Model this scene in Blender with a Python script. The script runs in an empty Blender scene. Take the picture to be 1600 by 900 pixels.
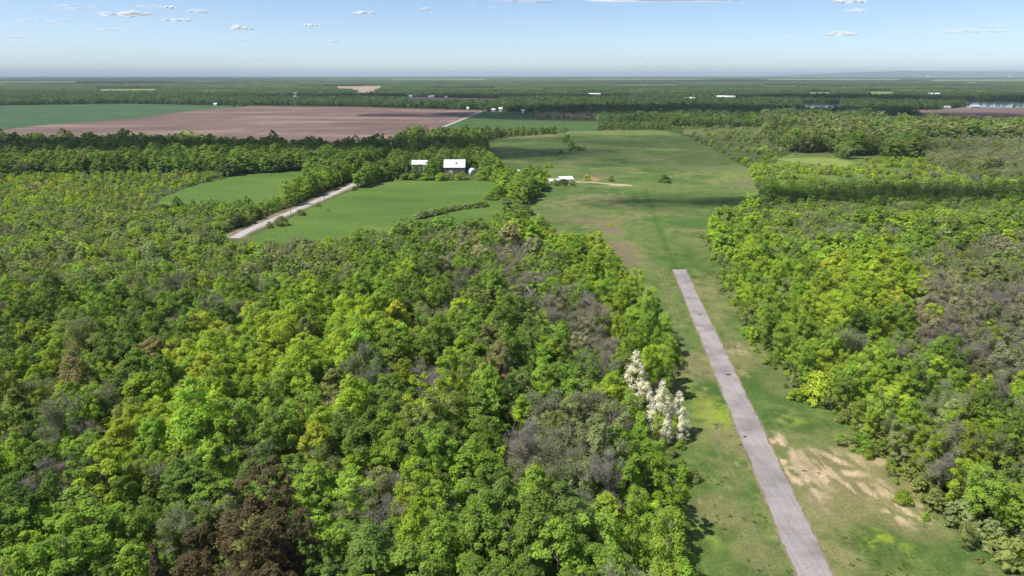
import bpy, math, random
import numpy as np
from mathutils import Vector

rad = math.radians
sc = bpy.context.scene
COL = sc.collection

# ------------------------------------------------------------------ camera
CAM_H, F, PITCH = 80.0, 1081.0, math.atan((450 - 117.5) / 1081.0)
cd = bpy.data.cameras.new('camera')
cam = bpy.data.objects.new('camera', cd)
COL.objects.link(cam)
cam.location = (0, 0, CAM_H)
cam.rotation_euler = (rad(90) - PITCH, 0, 0)
cd.sensor_width = 36.0
cd.lens = F / 1600 * 36
cd.clip_start = 1.0
cd.clip_end = 200000
sc.camera = cam

# ------------------------------------------------------------------ sky, sun, exposure
SUN_EL, SUN_AZ = rad(58), rad(250)          # azimuth clockwise from +Y
SUN = Vector((math.cos(SUN_EL) * math.sin(SUN_AZ), math.cos(SUN_EL) * math.cos(SUN_AZ), math.sin(SUN_EL)))
w = bpy.data.worlds.new('World')
sc.world = w
w.use_nodes = True
wn = w.node_tree
sky = wn.nodes.new('ShaderNodeTexSky')
sky.sky_type = 'NISHITA'
sky.sun_disc = False
sky.sun_elevation = SUN_EL
sky.sun_rotation = SUN_AZ
sky.altitude = 100
sky.air_density = 0.6
sky.dust_density = 0.3
sky.ozone_density = 1.5
wn.nodes['Background'].inputs[1].default_value = 0.128
wn.links.new(sky.outputs[0], wn.nodes['Background'].inputs[0])
ld = bpy.data.lights.new('sun', 'SUN')
ld.energy = 4.6
ld.angle = rad(0.53)
ld.color = (1.0, 0.955, 0.88)
sun = bpy.data.objects.new('sun', ld)
COL.objects.link(sun)
sun.rotation_euler = SUN.to_track_quat('Z', 'Y').to_euler()
sc.view_settings.view_transform = 'Standard'
sc.view_settings.look = 'None'
sc.view_settings.gamma = 1.0
sc.view_settings.exposure = 0.30
sc.cycles.max_bounces = 5
sc.cycles.diffuse_bounces = 3
sc.cycles.glossy_bounces = 2
sc.cycles.transmission_bounces = 3
sc.cycles.transparent_max_bounces = 12
sc.cycles.volume_bounces = 0

# ------------------------------------------------------------------ mapping between the survey sketch and the ground
sp_, cp_ = math.sin(PITCH), math.cos(PITCH)

def G(px, py, z=0.0):
    """a point of the sketch plan -> ground position in metres"""
    u, v = px - 800.0, py - 450.0
    t = (CAM_H - z) / (F * sp_ + v * cp_)
    return (u * t, (F * cp_ - v * sp_) * t)

def P(x, y, z):
    d = y * cp_ + (CAM_H - z) * sp_
    v = (CAM_H - z) * cp_ - y * sp_
    return 800 + F * x / d, 450 + F * v / d, d

def gpoly(pts):
    return np.array([G(*p) for p in pts])

# ------------------------------------------------------------------ numpy noise and polygon helpers
def vnoise(x, y, seed=0):
    r = np.random.RandomState(seed).rand(256, 256)
    xi, yi = np.floor(x).astype(int), np.floor(y).astype(int)
    fx, fy = x - xi, y - yi
    fx, fy = fx * fx * (3 - 2 * fx), fy * fy * (3 - 2 * fy)
    a, b = r[xi % 256, yi % 256], r[(xi + 1) % 256, yi % 256]
    c, d = r[xi % 256, (yi + 1) % 256], r[(xi + 1) % 256, (yi + 1) % 256]
    return (a * (1 - fx) + b * fx) * (1 - fy) + (c * (1 - fx) + d * fx) * fy

def fbm(x, y, s, seed=0, octs=4):
    t, a, n = 0.0, 0.5, 0.0
    for k in range(octs):
        t = t + a * vnoise(x / s * 2 ** k + 13.7 * k, y / s * 2 ** k + 7.1 * k, seed + k)
        n += a
        a *= 0.55
    return t / n

def smooth(e0, e1, v):
    t = np.clip((v - e0) / (e1 - e0), 0, 1)
    return t * t * (3 - 2 * t)

def inside(poly, x, y):
    x, y = np.asarray(x, float), np.asarray(y, float)
    r = np.zeros(x.shape, bool)
    n = len(poly)
    for i in range(n):
        x0, y0 = poly[i]
        x1, y1 = poly[(i + 1) % n]
        if y0 == y1:
            continue
        c = ((y0 > y) != (y1 > y)) & (x < (x1 - x0) * (y - y0) / (y1 - y0) + x0)
        r ^= c
    return r

def edist(poly, x, y):
    best = np.full(np.shape(x), 1e18)
    n = len(poly)
    for i in range(n):
        x0, y0 = poly[i]
        x1, y1 = poly[(i + 1) % n]
        dx, dy = x1 - x0, y1 - y0
        t = np.clip(((x - x0) * dx + (y - y0) * dy) / (dx * dx + dy * dy + 1e-9), 0, 1)
        best = np.minimum(best, (x - x0 - t * dx) ** 2 + (y - y0 - t * dy) ** 2)
    return np.sqrt(best)

def sdist(poly, x, y):
    d = edist(poly, x, y)
    return np.where(inside(poly, x, y), d, -d)

def ldist(line, x, y):
    best = np.full(np.shape(x), 1e18)
    for (x0, y0), (x1, y1) in zip(line[:-1], line[1:]):
        dx, dy = x1 - x0, y1 - y0
        t = np.clip(((x - x0) * dx + (y - y0) * dy) / (dx * dx + dy * dy + 1e-9), 0, 1)
        best = np.minimum(best, (x - x0 - t * dx) ** 2 + (y - y0 - t * dy) ** 2)
    return np.sqrt(best)

# ------------------------------------------------------------------ object helpers
def tag(o, label=None, cat=None, group=None, kind=None):
    for k, v in (('label', label), ('category', cat), ('group', group), ('kind', kind)):
        if v:
            o[k] = v
    return o

def empty(name, loc, rz=0.0, sc_=1.0):
    o = bpy.data.objects.new(name, None)
    COL.objects.link(o)
    o.empty_display_size = 1
    o.location = loc
    o.rotation_euler = (0, 0, rz)
    o.scale = (sc_,) * 3 if not isinstance(sc_, tuple) else sc_
    return o

def quads(name, V, Fq, mats, mi=None, var=None, smooth_=False):
    me = bpy.data.meshes.new(name)
    V = np.asarray(V, np.float32)
    Fq = np.asarray(Fq, np.int32)
    n = len(Fq)
    me.vertices.add(len(V))
    me.vertices.foreach_set('co', V.ravel())
    me.loops.add(n * 4)
    me.loops.foreach_set('vertex_index', Fq.ravel())
    me.polygons.add(n)
    me.polygons.foreach_set('loop_start', np.arange(0, n * 4, 4, dtype=np.int32))
    me.polygons.foreach_set('loop_total', np.full(n, 4, np.int32))
    if mi is not None:
        me.polygons.foreach_set('material_index', np.asarray(mi, np.int32))
    if smooth_:
        me.polygons.foreach_set('use_smooth', np.ones(n, bool))
    if var is not None:
        a = me.attributes.new('var', 'FLOAT', 'FACE')
        a.data.foreach_set('value', np.asarray(var, np.float32))
    for m in mats:
        me.materials.append(m)
    me.update(calc_edges=True)
    me.validate()
    return me

def obj(name, me, parent=None):
    o = bpy.data.objects.new(name, me)
    COL.objects.link(o)
    if parent is not None:
        o.parent = parent
    return o

class MB:
    """collects simple solids into one mesh"""
    def __init__(s):
        s.v, s.f = [], []
    def add(s, vs, fs):
        k = len(s.v)
        s.v += [tuple(q) for q in vs]
        s.f += [tuple(i + k for i in f) for f in fs]
        return s
    def box(s, x0, x1, y0, y1, z0, z1):
        return s.add([(x, y, z) for x in (x0, x1) for y in (y0, y1) for z in (z0, z1)],
                     [(0, 1, 3, 2), (4, 6, 7, 5), (0, 4, 5, 1), (2, 3, 7, 6), (0, 2, 6, 4), (1, 5, 7, 3)])
    def cyl(s, x, y, z0, z1, r0, r1=None, n=12):
        r1 = r0 if r1 is None else r1
        vs = [(x + r * math.cos(2 * math.pi * i / n), y + r * math.sin(2 * math.pi * i / n), z) for z, r in ((z0, r0), (z1, r1)) for i in range(n)]
        return s.add(vs, [(i, (i + 1) % n, n + (i + 1) % n, n + i) for i in range(n)] + [tuple(range(n))[::-1], tuple(range(n, 2 * n))])
    def gable(s, x0, x1, y0, y1, z0, h, t=0.15, eave=0.4):
        """gable roof slabs, ridge along x"""
        ym = (y0 + y1) / 2
        k = h / (ym - y0)
        a0, a1 = x0 - eave, x1 + eave
        for sy in (-1, 1):
            ye = ym + sy * (ym - y0 + eave)
            ze = z0 - k * eave
            top = [(a0, ym, z0 + h + t), (a1, ym, z0 + h + t), (a1, ye, ze + t), (a0, ye, ze + t)]
            bot = [(x, y, z - t) for x, y, z in top]
            s.add(top + bot, [(0, 1, 2, 3), (7, 6, 5, 4), (0, 4, 5, 1), (1, 5, 6, 2), (2, 6, 7, 3), (3, 7, 4, 0)])
        return s
    def house_wall(s, x0, x1, y0, y1, z1, h):
        ym = (y0 + y1) / 2
        vs = [(x, y, z) for x in (x0, x1) for (y, z) in ((y0, 0), (y1, 0), (y1, z1), (ym, z1 + h), (y0, z1))]
        return s.add(vs, [(0, 1, 2, 3, 4), (9, 8, 7, 6, 5), (0, 4, 9, 5), (1, 6, 7, 2)])
    def mesh(s, name, m):
        me = bpy.data.meshes.new(name)
        me.from_pydata(s.v, [], s.f)
        me.materials.append(m)
        me.update()
        return me
    def build(s, name, m, parent=None):
        return obj(name, s.mesh(name, m), parent)

# ------------------------------------------------------------------ materials
def mat(name):
    m = bpy.data.materials.new(name)
    m.use_nodes = True
    nt = m.node_tree
    b = nt.nodes['Principled BSDF']
    b.inputs['Roughness'].default_value = 0.9
    b.inputs['Specular IOR Level'].default_value = 0.15
    return m, nt, b

def N(nt, t, **kw):
    n = nt.nodes.new(t)
    for k, v in kw.items():
        setattr(n, k, v)
    return n

def noise_node(nt, scale, detail=4, coord='Object', stretch=None, rot=0.0, rough=0.55):
    tc = N(nt, 'ShaderNodeTexCoord')
    n = N(nt, 'ShaderNodeTexNoise')
    n.inputs['Scale'].default_value = scale
    n.inputs['Detail'].default_value = detail
    n.inputs['Roughness'].default_value = rough
    mp = N(nt, 'ShaderNodeMapping')
    if stretch:
        mp.inputs['Scale'].default_value = stretch
    mp.inputs['Rotation'].default_value = (0, 0, rot)
    nt.links.new(tc.outputs[coord], mp.inputs['Vector'])
    nt.links.new(mp.outputs[0], n.inputs['Vector'])
    return n

def ramp(nt, fac, stops):
    r = N(nt, 'ShaderNodeValToRGB')
    e = r.color_ramp.elements
    e[0].position, e[0].color = stops[0][0], (*stops[0][1], 1)
    e[1].position, e[1].color = stops[-1][0], (*stops[-1][1], 1)
    for p, c in stops[1:-1]:
        q = e.new(p)
        q.color = (*c, 1)
    nt.links.new(fac, r.inputs[0])
    return r

def mul(nt, a, b, mode='MULTIPLY', fac=1.0):
    m = N(nt, 'ShaderNodeMix', data_type='RGBA', blend_type=mode)
    m.inputs['Factor'].default_value = fac
    nt.links.new(a, m.inputs['A'])
    nt.links.new(b, m.inputs['B'])
    return m.outputs['Result']

def flat_mat(name, c, rough=0.7, var=0.12, scale=0.6, metal=0.0):
    m, nt, b = mat(name)
    n = noise_node(nt, scale, 5)
    lo, hi = [k * (1 - var) for k in c], [min(1, k * (1 + var)) for k in c]
    r = ramp(nt, n.outputs[0], [(0.3, lo), (0.7, hi)])
    nt.links.new(r.outputs[0], b.inputs['Base Color'])
    b.inputs['Roughness'].default_value = rough
    b.inputs['Metallic'].default_value = metal
    return m

def field_mat(name, stops, scale=0.02, stretch=None, rot=0.0, fine=0.6, furrow=None):
    m, nt, b = mat(name)
    n = noise_node(nt, scale, 6, stretch=stretch, rot=rot, rough=0.6)
    r = ramp(nt, n.outputs[0], stops)
    n2 = noise_node(nt, fine, 4)
    r2 = ramp(nt, n2.outputs[0], [(0.3, (0.78,) * 3), (0.7, (1.2,) * 3)])
    c = mul(nt, r.outputs[0], r2.outputs[0])
    if furrow:
        n3 = noise_node(nt, furrow[0], 2, stretch=(1.0, 0.01, 1.0), rot=furrow[1])
        r3 = ramp(nt, n3.outputs[0], [(0.35, (0.86,) * 3), (0.65, (1.12,) * 3)])
        c = mul(nt, c, r3.outputs[0])
    nt.links.new(c, b.inputs['Base Color'])
    return m

def leaf_material(name, transl=0.5, bright=1.0):
    m, nt, b = mat(name)
    nt.nodes.remove(b)
    a = N(nt, 'ShaderNodeAttribute', attribute_type='INSTANCER', attribute_name='tint')
    v = N(nt, 'ShaderNodeAttribute', attribute_type='GEOMETRY', attribute_name='var')
    n = noise_node(nt, 0.55, 3)
    r = ramp(nt, n.outputs[0], [(0.3, (0.80, 0.82, 0.85)), (0.7, (1.2, 1.15, 1.05))])
    c1 = mul(nt, a.outputs['Color'], r.outputs[0])
    sc1 = N(nt, 'ShaderNodeVectorMath', operation='SCALE')
    nt.links.new(c1, sc1.inputs[0])
    nt.links.new(v.outputs['Fac'], sc1.inputs['Scale'])
    d = N(nt, 'ShaderNodeBsdfDiffuse')
    t = N(nt, 'ShaderNodeBsdfTranslucent')
    sc2 = N(nt, 'ShaderNodeVectorMath', operation='MULTIPLY')
    sc2.inputs[1].default_value = (1.25, 1.2, 0.6)
    nt.links.new(sc1.outputs[0], sc2.inputs[0])
    nt.links.new(sc1.outputs[0], d.inputs['Color'])
    nt.links.new(sc2.outputs[0], t.inputs['Color'])
    mx = N(nt, 'ShaderNodeMixShader')
    mx.inputs[0].default_value = transl
    nt.links.new(d.outputs[0], mx.inputs[1])
    nt.links.new(t.outputs[0], mx.inputs[2])
    nt.links.new(mx.outputs[0], nt.nodes['Material Output'].inputs['Surface'])
    return m

M_LEAF = leaf_material('foliage')
M_BARK = flat_mat('bark', (0.17, 0.14, 0.115), 0.95, 0.3, 1.5)
M_TWIG = flat_mat('grey_twigs', (0.33, 0.295, 0.255), 0.95, 0.2, 0.8)
M_PALE = flat_mat('pale_dead_wood', (0.62, 0.58, 0.54), 0.9, 0.15, 0.8)

# ------------------------------------------------------------------ plan of the place (sketch coordinates of base lines)
MEADOW = gpoly([(1080, 1400), (1075, 900), (1046, 800), (1040, 700), (1040, 640), (1043, 560), (1012, 500), (972, 450), (950, 415),
                (935, 392), (880, 384), (846, 372), (822, 345), (818, 325), (838, 306), (852, 298), (840, 284), (782, 276), (764, 262), (760, 222),
                (765, 217), (870, 209), (890, 205), (1000, 203), (1040, 204), (1075, 214), (1120, 236), (1160, 256), (1172, 264), (1182, 296),
                (1194, 330), (1150, 347), (1112, 362), (1106, 378), (1122, 408), (1142, 450), (1168, 505), (1212, 568),
                (1264, 622), (1325, 660), (1333, 700), (1420, 742), (1452, 795), (1520, 848), (1600, 900), (1760, 1050), (1950, 1300)])
F_SOUTH = gpoly([(608, 281), (775, 281), (785, 300), (812, 318), (815, 348), (760, 377), (600, 382), (500, 388), (440, 386), (398, 384), (396, 370), (410, 362), (500, 318), (560, 294)])
F_WEST = gpoly([(246, 312), (300, 290), (375, 273), (480, 267), (484, 284), (448, 306), (420, 326), (300, 330), (246, 324)])
PLOUGH = gpoly([(-500, 236), (-500, 212), (0, 203), (60, 196), (190, 187), (300, 173), (400, 165), (560, 167), (753, 172), (692, 197), (655, 212), (612, 230), (560, 241), (480, 240), (300, 231)])
CROP_W = gpoly([(-500, 212.5), (-500, 168), (0, 165), (190, 162), (350, 165), (398, 164.6), (300, 173.2), (190, 187.2), (60, 196.2), (0, 203.2)])
CROP_E = gpoly([(760, 174.5), (834, 176), (836, 188), (936, 190), (932, 204.5), (860, 205.5), (740, 209), (690, 207), (694, 199)])
PLOUGH_E = gpoly([(1400, 172.5), (1480, 171), (1508, 167.2), (1600, 168.7), (2000, 169.2), (2000, 205), (1560, 199), (1450, 189)])
POND_A = gpoly([(1256, 160.5), (1314, 160.5), (1322, 178), (1250, 178)])
POND_B = gpoly([(1506, 156.5), (1560, 157), (1900, 158), (1900, 169), (1600, 168.5), (1508, 167)])
FAR_A = gpoly([(490, 135.5), (600, 134), (602, 139), (580, 149), (562, 151), (540, 142)])
FAR_B = gpoly([(636, 152), (780, 154), (780, 164), (640, 164)])
FAR_C = gpoly([(150, 139), (252, 139), (250, 146.5), (150, 147)])
FAR_D = gpoly([(1255, 144), (1302, 144), (1300, 152), (1256, 152)])
FAR_E = gpoly([(1345, 143), (1400, 143), (1398, 153), (1350, 153)])
FAR_MORE = [gpoly(q) for q in ([(600, 123.6), (770, 123.4), (770, 126.6), (600, 126.4)], [(870, 124.0), (1110, 123.8), (1100, 126.8), (890, 127.2)], [(1170, 123.2), (1430, 123.4), (1400, 127.2), (1190, 126.8)],
        [(1440, 124.6), (1640, 124.2), (1640, 128.4), (1450, 128.2)], [(955, 132.0), (1065, 132.0), (1060, 136.6), (960, 136.4)], [(-60, 127.5), (130, 127.3), (120, 131.5), (-60, 131.5)], [(260, 127.0), (420, 127.0), (410, 129.6), (270, 130.0)],
        [(660, 138.0), (780, 138.2), (790, 142.5), (670, 142.5)], [(1180, 134), (1290, 134), (1290, 138.5), (1190, 138.5)])]
SCRUBLAND = gpoly([(1042, 203), (1190, 197), (1235, 206), (1260, 222), (1200, 236), (1176, 262), (1164, 256), (1122, 234)])
CLEAR_A = gpoly([(1050, 180), (1128, 178), (1130, 190), (1055, 192)])
GLADE = gpoly([(1200, 247), (1300, 246), (1338, 254), (1330, 262), (1240, 254)])
ROADL = [G(366, 372), G(383, 362), G(478, 321), G(590, 272), G(640, 236), G(692, 198.5), G(758, 172)]
OPEN = [MEADOW, F_SOUTH, F_WEST, PLOUGH, CROP_W, CROP_E, PLOUGH_E, POND_A, POND_B, FAR_A, FAR_B, FAR_C, FAR_D, FAR_E, *FAR_MORE]
STRIP_L = [G(1245, 900), G(1051, 421)]
STRIP_R = [G(1302, 900), G(1071, 421)]
FENCE_LINE = [G(1040, 203.5), G(1075, 213), G(1120, 235), G(1160, 255), G(1174, 264)]

# ------------------------------------------------------------------ ground and fields
def ngon(name, pts, z, m, kind='structure', wob=0.0, seed=0):
    pts = [tuple(p) for p in pts]
    out = []
    rs = random.Random(seed)
    for a, b in zip(pts, pts[1:] + pts[:1]):
        L = math.dist(a, b)
        n = max(1, int(L / max(wob * 3, 1))) if wob else 1
        n = min(n, 120)
        for k in range(n):
            t = k / n
            out.append((a[0] + (b[0] - a[0]) * t + rs.uniform(-wob, wob), a[1] + (b[1] - a[1]) * t + rs.uniform(-wob, wob), 0.0))
    me = bpy.data.meshes.new(name)
    me.from_pydata(out, [], [tuple(range(len(out)))])
    me.materials.append(m)
    me.update()
    if me.polygons[0].normal.z < 0:
        me.flip_normals()
    o = obj(name, me)
    o.location = (0, 0, z)
    if kind:
        o['kind'] = kind
    return o

M_FLOOR = field_mat('forest_floor', [(0.3, (0.045, 0.065, 0.02)), (0.5, (0.08, 0.105, 0.035)), (0.7, (0.12, 0.13, 0.05))], 0.05, fine=0.8)
B = 90000
me = bpy.data.meshes.new('ground')
me.from_pydata([(-B, -3000, 0), (B, -3000, 0), (B, B, 0), (-B, B, 0)], [], [(0, 1, 2, 3)])
me.materials.append(M_FLOOR)
obj('ground', me)['kind'] = 'structure'

road_dir = math.atan2(ROADL[3][1] - ROADL[1][1], ROADL[3][0] - ROADL[1][0])
M_PLOUGH = field_mat('ploughed_soil', [(0.34, (0.125, 0.084, 0.075)), (0.47, (0.16, 0.108, 0.092)), (0.56, (0.20, 0.138, 0.112)), (0.70, (0.31, 0.225, 0.165))],
                     0.006, stretch=(0.55, 1.6, 1), fine=0.25, furrow=(0.18, 0.35))
M_CROPD = field_mat('young_crop', [(0.35, (0.045, 0.095, 0.038)), (0.65, (0.065, 0.125, 0.045))], 0.008, fine=0.2, furrow=(0.1, 0.2))
M_CROPE = field_mat('green_crop', [(0.35, (0.05, 0.10, 0.03)), (0.6, (0.07, 0.13, 0.035)), (0.75, (0.13, 0.18, 0.05))], 0.01, stretch=(0.4, 1.5, 1), fine=0.2)
M_GRASS = field_mat('hay_grass', [(0.32, (0.068, 0.13, 0.024)), (0.55, (0.100, 0.172, 0.030)), (0.72, (0.14, 0.19, 0.042))], 0.018, stretch=(0.5, 1.4, 1), fine=0.5)
M_TANF = field_mat('bare_field', [(0.35, (0.30, 0.21, 0.15)), (0.65, (0.44, 0.32, 0.22))], 0.004, fine=0.05)
M_LGF = field_mat('pale_green_field', [(0.35, (0.17, 0.22, 0.05)), (0.65, (0.24, 0.28, 0.07))], 0.004, fine=0.05)
M_SCRUB = field_mat('rough_pasture', [(0.32, (0.075, 0.11, 0.03)), (0.55, (0.12, 0.14, 0.045)), (0.7, (0.20, 0.17, 0.09))], 0.02, stretch=(0.5, 1.5, 1), fine=0.3)
M_GLADE = field_mat('scrubby_grass', [(0.32, (0.09, 0.14, 0.035)), (0.55, (0.14, 0.19, 0.045)), (0.72, (0.20, 0.23, 0.07))], 0.03, fine=0.4)
ngon('hay_field', F_SOUTH, 0.006, M_GRASS, wob=0.8, seed=1)
ngon('hay_field', F_WEST, 0.006, M_GRASS, wob=0.8, seed=2)
ngon('ploughed_field', PLOUGH, 0.02, M_PLOUGH, wob=0.6, seed=3)
ngon('crop_field', CROP_W, 0.06, M_CROPD, wob=1, seed=4)
ngon('crop_field', CROP_E, 0.03, M_CROPE, wob=1, seed=5)
ngon('ploughed_field', PLOUGH_E, 0.03, M_PLOUGH, wob=1.0, seed=6)
ngon('rough_pasture', SCRUBLAND, 0.02, M_SCRUB, wob=1.5, seed=7)
SCRUB_OPEN = [(1178, 262), (1240, 238), (1340, 240), (1480, 250), (1620, 268), (1800, 285), (1620, 302), (1400, 298), (1200, 296)]
ngon('rough_pasture', gpoly(SCRUB_OPEN), 0.015, M_GLADE, wob=2, seed=27)
ngon('rough_pasture', CLEAR_A, 0.02, M_SCRUB, wob=3, seed=8)
ngon('rough_pasture', GLADE, 0.02, M_LGF, wob=3, seed=8)
ngon('ploughed_field', FAR_A, 0.2, M_TANF, wob=10, seed=9)
ngon('ploughed_field', FAR_B, 0.1, M_TANF, wob=5, seed=10)
for q, pl in enumerate((FAR_C, FAR_D, FAR_E, *FAR_MORE)):
    ngon('pasture_field', pl, 0.2, M_LGF, wob=8, seed=11 + q)
mw_, ntw, bw = mat('pond_water')
bw.inputs['Base Color'].default_value = (0.03, 0.045, 0.05, 1)
bw.inputs['Roughness'].default_value = 0.08
bw.inputs['Specular IOR Level'].default_value = 0.5
nb = noise_node(ntw, 0.3, 3)
bp = N(ntw, 'ShaderNodeBump')
bp.inputs['Strength'].default_value = 0.08
ntw.links.new(nb.outputs[0], bp.inputs['Height'])
ntw.links.new(bp.outputs[0], bw.inputs['Normal'])
ngon('pond_water', POND_A, 0.08, mw_, wob=8, seed=14)
ngon('pond_water', POND_B, 0.08, mw_, wob=6, seed=15)

# the meadow: a real sheet with grass, dry grass and bare sand as surface colour
def meadow_sheet():
    VV, FF, off = [], [], 0
    for (x0, x1, y0, y1, st) in ((0, 205, 55, 330, 0.55), (-90, 430, 330, 1110, 1.7)):
        xs = np.arange(x0, x1 + st, st)
        ys = np.linspace(y0, y1, int((y1 - y0) / st) + 1)
        X, Y = np.meshgrid(xs, ys)
        nx, ny = len(xs), len(ys)
        idx = np.arange(nx * ny).reshape(ny, nx)
        f = np.stack([idx[:-1, :-1], idx[:-1, 1:], idx[1:, 1:], idx[1:, :-1]], -1).reshape(-1, 4)
        cx, cy = X.ravel()[f].mean(1), Y.ravel()[f].mean(1)
        sd = sdist(MEADOW, cx, cy)
        f = f[sd > -7]
        used = np.unique(f)
        remap = np.zeros(nx * ny, int)
        remap[used] = np.arange(len(used)) + off
        VV.append(np.stack([X.ravel()[used], Y.ravel()[used], np.zeros(len(used))], -1))
        FF.append(remap[f])
        off += len(used)
    V, Fq = np.concatenate(VV), np.concatenate(FF)
    x, y = V[:, 0], V[:, 1]
    n1, n2, n3 = fbm(x, y, 34, 1), fbm(x, y, 9, 5), fbm(x, y, 2.6, 9, 5)
    nband = fbm(x * 0.35, y, 60, 21)
    g0, g1 = np.array([0.070, 0.128, 0.028]), np.array([0.118, 0.165, 0.042])
    dry, brown, sand, lime = np.array([0.215, 0.195, 0.088]), np.array([0.17, 0.125, 0.085]), np.array([0.47, 0.355, 0.235]), np.array([0.22, 0.29, 0.03])
    t = smooth(0.38, 0.62, n1 * 0.5 + n2 * 0.3 + n3 * 0.2)[:, None]
    c = g0 * (1 - t) + g1 * t
    d = smooth(0.46, 0.70, fbm(x, y, 26, 33) * 0.55 + n2 * 0.2 + n3 * 0.25)
    d = np.maximum(d * 0.8, smooth(0.50, 0.64, nband) * 0.22 * smooth(300, 520, y))
    px, py, _ = P(x, y, 0 * x)
    def spot(cx_, cy_, rx, ry, k=1.0, ns=0.55, seed=2):
        a, b = G(cx_, cy_)
        sx = rx / F * P(a, b, 0)[2]
        sy = abs(G(cx_, cy_ - ry)[1] - G(cx_, cy_ + ry)[1]) / 2
        q = np.sqrt(((x - a) / sx) ** 2 + ((y - b) / sy) ** 2)
        return smooth(1.15, 0.45, q + (fbm(x, y, 6 if b < 300 else 25, seed) - 0.5) * 2 * ns) * k
    for s_ in ((1330, 745, 150, 75, .95), (1300, 800, 120, 45, .8), (1160, 690, 60, 40, .7), (1120, 800, 60, 40, .6), (1160, 550, 50, 28, .7), (1230, 600, 55, 30, .4),
               (1190, 870, 50, 40, .5), (1440, 830, 60, 25, .6), (985, 395, 32, 30, .75), (960, 365, 25, 14, .7), (1000, 455, 30, 30, .4), (1085, 380, 30, 25, .35), (900, 330, 60, 10, .35),
               (1100, 262, 80, 8, .5), (1160, 280, 40, 12, .6), (960, 207, 120, 4, .55), (820, 213, 70, 4, .7), (880, 262, 40, 6, .5)):
        d = np.maximum(d, spot(*s_))
    c = c * (1 - d[:, None]) + dry * d[:, None]
    b_ = np.maximum.reduce([spot(970, 400, 30, 26, .6), spot(955, 358, 14, 8, .7), spot(920, 345, 60, 5, .5), spot(940, 274, 40, 4, .7), spot(1170, 285, 20, 20, .4)])
    c = c * (1 - b_[:, None]) + brown * b_[:, None]
    lm = np.maximum.reduce([spot(1120, 645, 42, 26, .8), spot(1385, 850, 45, 35, .75), spot(1225, 655, 30, 12, .5), spot(1085, 610, 20, 14, .5), spot(1100, 835, 30, 40, .35), spot(1150, 275, 50, 8, .3)])
    lm *= smooth(0.40, 0.55, n3)
    c = c * (1 - lm[:, None]) + lime * lm[:, None]
    s = np.maximum.reduce([spot(1245, 735, 28, 58, 1, .5, 41), spot(1320, 745, 60, 50, 1, .55, 42), spot(1290, 720, 70, 20, .7, .5, 46), spot(1215, 690, 18, 16, 1, .4, 43), spot(1162, 725, 12, 10, 1, .4, 44), spot(1095, 783, 8, 6, 1, .3, 45),
                           spot(1410, 800, 40, 22, .9, .6, 46), spot(1375, 722, 22, 8, .8, .4, 47), spot(1150, 545, 30, 14, .45, .5, 48)])
    ridge = np.abs(fbm(x + y * 0.15, y * 0.35, 3.2, 71, 3) - 0.5) * 2
    s = s * smooth(0.16, 0.34, ridge + n3 * 0.35 - 0.12)
    c = c * (1 - s[:, None]) + sand * s[:, None]
    # drive to the shed and the green line of the old ditch
    dr = ldist([G(893, 284), G(925, 285), G(975, 289), G(985, 290)], x, y)
    k = smooth(2.6, 1.6, dr)[:, None] * 0.9
    c = c * (1 - k) + np.array([0.48, 0.41, 0.31]) * k
    k = spot(968, 289, 20, 2.2, .9, .3)[:, None]
    c = c * (1 - k) + np.array([0.50, 0.36, 0.24]) * k
    k = spot(925, 280, 12, 4, .8, .4)[:, None]
    c = c * (1 - k) + np.array([0.45, 0.25, 0.14]) * k
    di = ldist([G(1008, 295), G(1019, 325), G(1034, 368), G(1050, 410), G(1054, 421)], x + (n2 - .5) * 2, y)
    k = smooth(2.4, 0.6, di)[:, None] * 0.6
    c = c * (1 - k) + np.array([0.05, 0.11, 0.015]) * k
    # mown lane either side of the strip
    cl = ldist([STRIP_L[0], STRIP_L[1]], x - 3, y)
    for off_ in (-6.5, -4.6, 9.5, 11.4):
        tr = ldist([(STRIP_L[0][0] + off_, STRIP_L[0][1]), (STRIP_L[1][0] + off_, STRIP_L[1][1]), (STRIP_L[1][0] + off_ - 40, STRIP_L[1][1] + 160)], x + (n2 - .5) * 1.5, y)
        kk = (smooth(.75, .3, tr) * .35 * smooth(.35, .6, n1))[:, None]
        c = c * (1 - kk) + np.array([.22, .19, .11]) * kk
    c *= (0.93 + 0.14 * fbm(x * 1.0, y * 0.25, 2.0, 61, 3))[:, None]
    # woodland edge: leaf litter under the trees
    sd = sdist(MEADOW, x, y) + (n2 - 0.5) * 6
    k = smooth(1.0, -3.0, sd)[:, None]
    c = c * (1 - k) + np.array([0.085, 0.085, 0.035]) * k
    c *= (0.74 + 0.52 * n3)[:, None]
    c *= (1 - .05 * smooth(380, 620, y))[:, None] * (1 + smooth(300, 560, y)[:, None] * np.array([-.04, .06, -.06]))  # far turf slightly greener, and darker with cloud shade put into its colour
    V[:, 2] = 0.008 + 0 * x
    m, nt, b = mat('meadow_turf')
    a = N(nt, 'ShaderNodeAttribute', attribute_type='GEOMETRY', attribute_name='turf')
    n = noise_node(nt, 1.6, 6, rough=0.7)
    r = ramp(nt, n.outputs[0], [(0.32, (0.66, 0.68, 0.64)), (0.68, (1.34, 1.32, 1.3))])
    nt.links.new(mul(nt, a.outputs['Color'], r.outputs[0]), b.inputs['Base Color'])
    bpn = N(nt, 'ShaderNodeBump')
    bpn.inputs['Strength'].default_value = 0.6
    bpn.inputs['Distance'].default_value = 0.25
    nt.links.new(n.outputs[0], bpn.inputs['Height'])
    nt.links.new(bpn.outputs[0], b.inputs['Normal'])
    me = quads('meadow', V, Fq, [m])
    at = me.attributes.new('turf', 'FLOAT_COLOR', 'POINT')
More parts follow.
